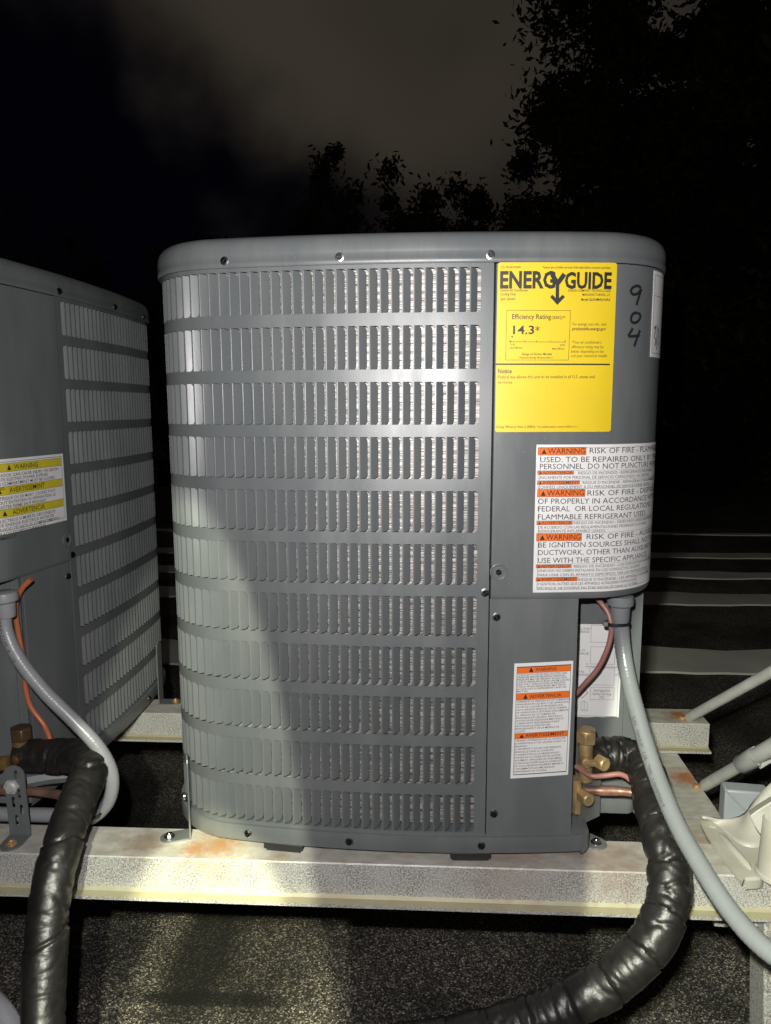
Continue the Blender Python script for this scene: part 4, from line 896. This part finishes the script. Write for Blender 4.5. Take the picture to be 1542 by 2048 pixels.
# ================================================================== PIPES, CONDUITS, WIRES
def wrinkled(path, r0, seed, tape=.046, amp=1.):
    """black vinyl sleeve: pinched tape joints, cross folds gathered on the inside of bends, small creases"""
    pts = spline(path, .0012); n = len(pts); bend = [0.]*n
    for i in range(12, n-12): bend[i] = 1-(pts[i]-pts[i-12]).normalized().dot((pts[i+12]-pts[i]).normalized())
    def rad(i, a_, th):
        c_, n_ = math.cos(th), math.sin(th)
        w_ = .010*noise.noise((a_*14, c_*1.1+seed, n_*1.1))
        f_ = noise.noise(((a_+w_)*48, c_*.55+seed, n_*.55)); f2 = noise.noise(((a_-w_)*85+7, c_*.7+seed*7, n_*.7))
        g = noise.noise((a_*120, c_*2.2+seed*3, n_*2.2)); h_ = noise.noise((a_*9, c_*1.0+seed*5, n_*1.0))
        q = (a_/tape+seed*.37+.10*math.sin(th+seed)+.35*w_/.010*.2) % 1.0; st_ = .0016*(1-q)**1.3-(.0018 if q > .955 else 0)
        k_ = min(1.25, .50+bend[i]*14)
        fold = -(.0044*max(0, 1-abs(f_)*4.2)**1.4+.0024*max(0, 1-abs(f2)*4.2)**1.4)*k_*amp
        return r0+fold+g*.00035+h_*.0010+st_
    b = MB(); b.tube(pts, rad, 60); return b
t = thing('insulated_pipe', 'black wrapped suction pipe curving down from the brass valves at the right', 'pipe', group='black wrapped suction pipes')
PR = [(1178, 1512, 1.015), (1240, 1510, 1.02), (1272, 1516, 1.012), (1293, 1548, .985), (1308, 1610, .94), (1326, 1680, .892), (1338, 1745, .862), (1334, 1815, .838), (1302, 1885, .818), (1240, 1950, .806), (1150, 2004, .80), (1040, 2046, .80), (900, 2082, .80), (760, 2100, .80)]
wrinkled([at(*p) for p in PR]+[Vector((-0.16, 0.79, 0.525)), Vector((-0.27, 0.76, 0.48)), Vector((-0.4, 0.69, 0.4)), Vector((-0.52, 0.58, 0.31)), Vector((-0.65, 0.42, 0.25)), Vector((-0.78, 0.15, 0.236)), Vector((-0.9, -0.5, 0.236))], .0255, 1.3, .052, .70).build('insulation_sleeve', M['vinyl'], t, angle=60)
t2 = thing('insulated_pipe', 'black wrapped suction pipe dropping past the beam at the left', 'pipe', group='black wrapped suction pipes')
PL = [(42, 1512, 1.005), (110, 1512, 1.0), (158, 1514, .988), (178, 1538, .955), (160, 1592, .915), (138, 1648, .880), (116, 1720, .838), (100, 1800, .808), (92, 1880, .785), (88, 1970, .76), (86, 2060, .735), (84, 2160, .71)]
wrinkled([at(*p) for p in PL]+[Vector((-0.425, 0.675, 0.5)), Vector((-0.415, 0.62, 0.4)), Vector((-0.42, 0.54, 0.31)), Vector((-0.44, 0.42, 0.25)), Vector((-0.47, 0.2, 0.234)), Vector((-0.55, -0.5, 0.233))], .0245, 4.1, .105, .5).build('insulation_sleeve', M['vinyl'], t2, angle=60)

def conduit(name, label, path, r0, m, group, text=None, text_at=.3, side=0.):
    t = thing(name, label, 'conduit', group=group)
    pts = spline([at(*p) if len(p) == 3 and not isinstance(p, Vector) else Vector(p) for p in path], .0011); b = MB()
    def rad(i, a_, th):
        return r0+.00060*abs(math.sin(PI*(a_/.0050+th/(2*PI))))
    b.tube(pts, rad, 26, False); b.build('jacket', m, t, angle=70)
    if text:
        acc_ = [0]
        for p, q in zip(pts, pts[1:]): acc_.append(acc_[-1]+(q-p).length)
        acc_ = np.array(acc_); eye = Vector((0, 0, CAM_H))
        def fn(u, v):
            i = int(np.clip(np.searchsorted(acc_, u), 1, len(pts)-2)); c = pts[i]+(pts[i+1]-pts[i-1]).normalized()*(u-acc_[i]); tg = (pts[i+1]-pts[i-1]).normalized()
            n0 = (eye-c); n0 = (n0-tg*n0.dot(tg)).normalized(); b0 = n0.cross(tg); an = side+v/r0
            return c+(n0*math.cos(an)+b0*math.sin(an))*(r0+.0005)
        I = MB()
        u = text_at
        for w in text: put_text(I, fn, w, u, 0, .0035, len(w)*.0033, None, .01); u += len(w)*.0033+.006
        I.build('printing', M['ink'], t, smooth=False)
    return t, pts
cm, cpts = conduit('flexible_conduit', 'grey flexible conduit hanging from the control box and running out to the lower right', [(1241, 1200, 1.01), (1243, 1265, 1.008), (1252, 1335, .995), (1274, 1425, .96), (1306, 1530, .915), (1350, 1640, .86), (1400, 1730, .81), (1455, 1815, .765), (1520, 1888, .725), (1600, 1945, .69), Vector((0.4, 0.64, 0.755)), Vector((0.47, 0.57, 0.72)), Vector((0.56, 0.48, 0.62)), Vector((0.66, 0.4, 0.45)), Vector((0.78, 0.35, 0.28)), Vector((0.95, 0.3, 0.215)), Vector((2, 0.2, 0.212))], .0105, M['conduit'], 'flexible conduits', ['FLEX', 'CONDUIT', '1/2', 'TYPE', 'LIQUIDTIGHT'], .16, -.75)
def fitting(t, p, dirv, m, r0):
    b = MB(); b.lathe([(r0*1.08, -.004), (r0*1.55, -.002), (r0*1.62, .004), (r0*1.58, .010), (r0*1.2, .013), (r0*1.12, .030), (r0*1.02, .034)], frame(p, (1, 0, 0), dirv), 24); b.build('connector', m, t, angle=40)
fitting(cm, Vector(cpts[0])+Vector((0, 0, .004)), (.02, 0, -1), M['conduit'], .0112)
cn, npts = conduit('flexible_conduit', 'pale flexible conduit looping down from the left unit behind its black pipe', [(8, 1196, .985), (12, 1260, .985), (38, 1318, .98), (88, 1382, .975), (146, 1440, .972), (196, 1494, .972), (223, 1548, .975), (218, 1600, .985), (186, 1634, 1.0), (150, 1640, 1.02)], .0094, M['conduit_w'], 'flexible conduits', ['CONDUIT-TYPE', '&', '1/2'], .03, -.85)
fitting(cn, Vector(npts[0])+Vector((0, 0, .006)), (.05, 0, -1), M['conduit_w'], .0118)
conduit('flexible_conduit', 'straight pale conduit lying behind the slotted bracket at the left', [(-420, 1630, 1.03), (-60, 1628, 1.03), (40, 1629, 1.03), (120, 1631, 1.03), (170, 1634, 1.03)], .0105, M['conduit_w'], 'flexible conduits')
conduit('flexible_conduit', 'end of a pale conduit poking in at the lower left corner', [Vector((-2.2, 1, 0.214)), Vector((-1.15, 1, 0.22)), Vector((-1, 0.98, 0.32)), Vector((-0.85, 0.93, 0.45)), Vector((-0.7, 0.86, 0.56)), (-70, 1965, .80), (-10, 2010, .76), (25, 2060, .74), (50, 2120, .72), Vector((-0.4, 0.74, 0.53)), Vector((-0.34, 0.74, 0.44)), Vector((-0.3, 0.7, 0.33)), Vector((-0.3, 0.6, 0.24)), Vector((-0.33, 0.4, 0.214)), Vector((-0.4, -0.6, 0.214))], .0125, M['conduit_w'], 'flexible conduits')

def pipe(name, label, cat, path, r0, m, group=None, swell=None, part=None):
    t = thing(name, label, cat, group=group); b = MB(); pts = spline([at(*p) for p in path], .003)
    def rad(i, a_, th): return r0*(1+(swell[1] if swell and swell[0] < a_ < swell[2] else 0)+noise.noise((a_*90, math.cos(th), math.sin(th)))*.03)
    b.tube(pts, rad, 14); b.build(part or 'tube', m, t, angle=60); return t
pipe('copper_pipe', 'thick copper liquid pipe leaving the lower brass valve of the main unit', 'pipe', [(1160, 1580, 1.0), (1195, 1581, 1.0), (1235, 1582, 1.0), (1268, 1586, .992), (1300, 1600, .985)], .0062, M['copper'], swell=(.028, .14, .052))
pipe('copper_pipe', 'copper pipe crossing behind the slotted bracket at the left', 'pipe', [(-60, 1578, 1.0), (0, 1580, 1.0), (45, 1581, 1.0), (90, 1585, .995), (130, 1592, .985)], .0066, M['copper'], swell=(.058, .12, .085))
pipe('cable', 'thin pink cable running from behind the brass valve to the black pipe', 'wire', [(1152, 1532, 1.005), (1166, 1543, .995), (1184, 1552, .985), (1210, 1551, .985), (1237, 1548, .985), (1252, 1553, .985), (1262, 1562, .985)], .0036, M['wire_pink'], part='sheath')
pipe('cable', 'dull pink cable looping down beside the grey conduit on the right', 'wire', [(1190, 1192, 1.02), (1202, 1206, 1.02), (1215, 1224, 1.015), (1222, 1248, 1.01), (1221, 1275, 1.01), (1212, 1305, 1.01), (1195, 1338, 1.015), (1171, 1366, 1.02), (1150, 1390, 1.03)], .0036, M['wire_pink'], part='sheath')
pipe('cable', 'bright orange cable hanging down behind the pale conduit on the left', 'wire', [(62, 1158, 1.02), (42, 1180, 1.02), (31, 1212, 1.025), (36, 1262, 1.03), (48, 1330, 1.03), (51, 1375, 1.03), (62, 1414, 1.03), (88, 1450, 1.03), (101, 1482, 1.02), (104, 1510, 1.02)], .0042, M['wire'], part='sheath')
# cable tie round the conduit and cable
ct = at(1238, 1246, 1.008); b = MB(); rows = []
for zz, k_ in ((-.0022, 1.0), (-.0022, 1.06), (.0022, 1.06), (.0022, 1.0)):
    rows.append([ct+Vector((math.cos(2*PI*j/32)*.0162*k_-.002, math.sin(2*PI*j/32)*.0118*k_, zz+math.cos(2*PI*j/32)*.0005)) for j in range(32)])
b.grid(rows, True); t = thing('cable_tie', 'black cable tie holding the pink cable to the grey conduit', 'cable tie')
b.build('band', M['black'], t); b = MB(); b.box(-.0225, -.0165, -.008, -.001, -.0030, .0030, Matrix.Translation(ct)); b.build('tie_head', M['conduit'], t, bevel=.0006)
ct = at(188, 1622, .985); b = MB(); b.tube([ct+Vector((math.cos(a_/9*2*PI)*.013, math.sin(a_/9*2*PI)*.013, math.sin(a_/9*2*PI)*.005)) for a_ in range(10)], .0022, 6); b.box(-.004, .006, -.017, -.012, -.004, .004, Matrix.Translation(ct))
tag(b.build('cable_tie', M['black']), 'small black cable tie at the bottom of the left conduit loop', 'cable tie')

# ------------------------------------------------------------------ braces and dish mount at the right
def strut(label, pa, pb, r0, sleeve=None):
    t = thing('brace_tube', label, 'tube', group='pale brace tubes'); pa, pb = Vector(pa), Vector(pb); d = (pb-pa).normalized()
    b = MB(); b.tube([pa, pa+d*.012, pa+d*.03, pb], lambda i, a_, th: (r0*.55, r0*.85, r0, r0)[i]*(1+.25*(i < 2)*abs(math.cos(th))), 18); b.build('tube', M['strut'], t, angle=60)
    b = MB(); b.lathe([(.0085, 0), (.0085, .002), (.0055, .0055)], frame(pa+Vector((-.010, -.002, .0005)), (1, 0, 0), (0, 0, 1)), 8); b.build('bolt', rustb, t)
    if sleeve:
        s0, s1 = sleeve; b = MB(); b.tube([pa+d*s0, pa+d*(s0+.003), pa+d*(s0+.05), pa+d*s1], lambda i, a_, th: (r0*1.25, r0*1.5, r0*1.5, r0*1.25)[i], 20); b.tube([pa+d*(s0+.05), pb], r0*1.28, 16)
        sl = b.build('sleeve', M['strut'], t, angle=50); c = pa+d*(s0+.055)
        b = MB(); mm = frame(c, d, (0, -1, .35)); b.prism([(-.020, -.008), (.028, -.004), (.034, -.028), (.018, -.040), (.006, -.034), (-.006, -.018)], -.004, .004, mm); ears = b.build('clamp_ear', M['strut'], t, bevel=.001)
        b = MB(); b.lathe([(.010, .004), (.010, .007), (.007, .011)], frame(c+d*.016-mm.col[1].to_3d()*.022, d, (0, -1, .35)), 12); b.build('bolt', M['zinc'], t)
    return t
strut('upper pale brace tube bolted to the rear beam end', atz(1374, 1437, ZB), at(1600, 1312, 1.24), .0098)
strut('lower pale brace tube with a bolted clamp sleeve', atz(1404, 1574, ZB-.055), at(1640, 1440, 1.03), .0100, (.135, .17))
t = thing('dish_mount', 'weathered white mounting foot bolted over the beams at the right edge', 'mount', (0, 0, ZB))
ZP = .006
def mp(px, py, z=ZP): p = atz(px, py, ZB+z); return (p.x, p.y)
foot = [mp(1403, 1640), mp(1401, 1650), mp(1410, 1668), mp(1450, 1725), mp(1484, 1768), mp(1489, 1758), mp(1498, 1757), mp(1516, 1756), mp(1524, 1750), mp(1522, 1700), mp(1640, 1690), mp(1640, 1640), mp(1500, 1638), mp(1440, 1642), mp(1420, 1634)]
hx, hy = mp(1425, 1657); v, f = plate_mesh(foot, [slot(hx, hy, .005, .011, R(70))], .004)
b = MB(); b.add([q+Vector((0, 0, ZP)) for q in v], f); pl_ = b.build('foot_plate', galv_mat('painted_foot', [((*mp(1520, 1690), ZP), .05, (.42, .20, .06), .85)]), t, smooth=False)
pl_.data.materials[0] = mat('rust_stained_white', (.38, .35, .29), .5, color2=(.45, .435, .39), noise_scale=16, bump=.25, bump_scale=200)
# raised rib and front lip
ra, rb2 = Vector((*mp(1440, 1672), ZP+.003)), Vector((*mp(1500, 1742), ZP+.003)); b = MB(); b.tube([ra, ra+(rb2-ra)*.1, ra+(rb2-ra)*.9, rb2], lambda i, a_, th: (.002, .005, .005, .002)[i], 12); b.build('rib', M['pale_paint'], t)
lp = [mp(1489, 1758), mp(1498, 1757), mp(1516, 1756), mp(1524, 1750), mp(1524, 1735)]
b = MB(); b.grid([[(x, y, ZP+.002) for x, y in lp], [(x+.0005, y-.003, ZP-.001) for x, y in lp], [(x+.001, y-.003, ZP-.013) for x, y in lp], [(x+.001, y+.001, ZP-.013) for x, y in lp]]); b.build('lip', M['pale_paint'], t)
# pedestal: a sheet sweeping up from the inner line of the foot
def mw(px, py, Y): return at(px, py, Y)-Vector((0, 0, ZB))
low = spline([Vector((*mp(px, py), ZP+.0025)) for px, py in ((1404, 1641), (1438, 1655), (1470, 1684), (1500, 1698), (1540, 1694), (1600, 1690))], .006)
upp = spline([mw(*q) for q in ((1405, 1637, 1.045), (1450, 1638, 1.052), (1486, 1628, 1.05), (1503, 1606, 1.045), (1526, 1580, 1.04), (1560, 1552, 1.03), (1610, 1525, 1.02))], .006)
n = 22; rows = []
def pick(l_, t_): f_ = t_*(len(l_)-1); i_ = min(int(f_), len(l_)-2); return l_[i_].lerp(l_[i_+1], f_-i_)
for r_ in range(9):
    q_ = r_/8; row = []
    for c_ in range(n+1):
        a_, b_ = pick(low, c_/n), pick(upp, c_/n); p_ = a_.lerp(b_, q_); sag = math.sin(q_*PI)*.16*(b_.z-a_.z); row.append(p_+Vector((0, sag*.4, -sag)))
    rows.append(row)
b = MB(); b.grid(rows); o = b.build('pedestal', M['pale_paint'], t, angle=80); sd = o.modifiers.new('solid', 'SOLIDIFY'); sd.thickness = .004; sd.offset = -1
# folded arm plate and round mast sleeve
ap = [(1500, 1632), (1513, 1622), (1548, 1600), (1610, 1580), (1620, 1640), (1540, 1668), (1522, 1672), (1509, 1652)]
b = MB(); n = len(ap); fr_, bk_ = [mw(x, y, .948) for x, y in ap], [mw(x, y, .955)+Vector((.004, .014, 0)) for x, y in ap]
b.add(fr_+bk_, [tuple(range(n))[::-1], tuple(range(n, 2*n))]+[(k, (k+1) % n, n+(k+1) % n, n+k) for k in range(n)]); b.build('arm_plate', M['pale_paint'], t, bevel=.0015, angle=25)
c = mw(1562, 1745, .93); c.z = ZP+.001; b = MB()
b.lathe([(.031, 0), (.031, .004), (.0285, .006), (.0285, .075), (.0270, .078), (.0262, .075), (.0262, .004)], frame(c, (1, 0, 0), (.06, .05, 1)), 40); b.build('mast_sleeve', M['pale_paint'], t, angle=50)
b = MB(); b.lathe([(.006, 0), (.006, .002), (.004, .004)], frame(c+Vector((-.018, -.023, .045)), (0, 0, 1), (-.6, -.8, 0)), 12); b.build('bolt', M['strut'], t)
# small pale cover with pressed cross behind the mount
t = thing('plate_cover', 'pale grey square cover with pressed diagonal ribs behind the white mount', 'cover', at(1490, 1640, 1.13)+Vector((0, 0, -.01)), R(-6))
b = MB(); b.box(-.032, .036, 0, .03, 0, .058); b.build('shell', M['boxgrey'], t, bevel=.003)
for pa_, pb_ in (((-.030, .056), (.002, .024)), ((.034, .056), (.002, .024)), ((-.030, .003), (.002, .024)), ((.034, .003), (.002, .024))):
    b = MB(); b.tube([Vector((pa_[0], -.0005, pa_[1])), Vector((pb_[0], -.001, pb_[1]))], .0016, 8); b.build('rib', M['boxgrey'], t)
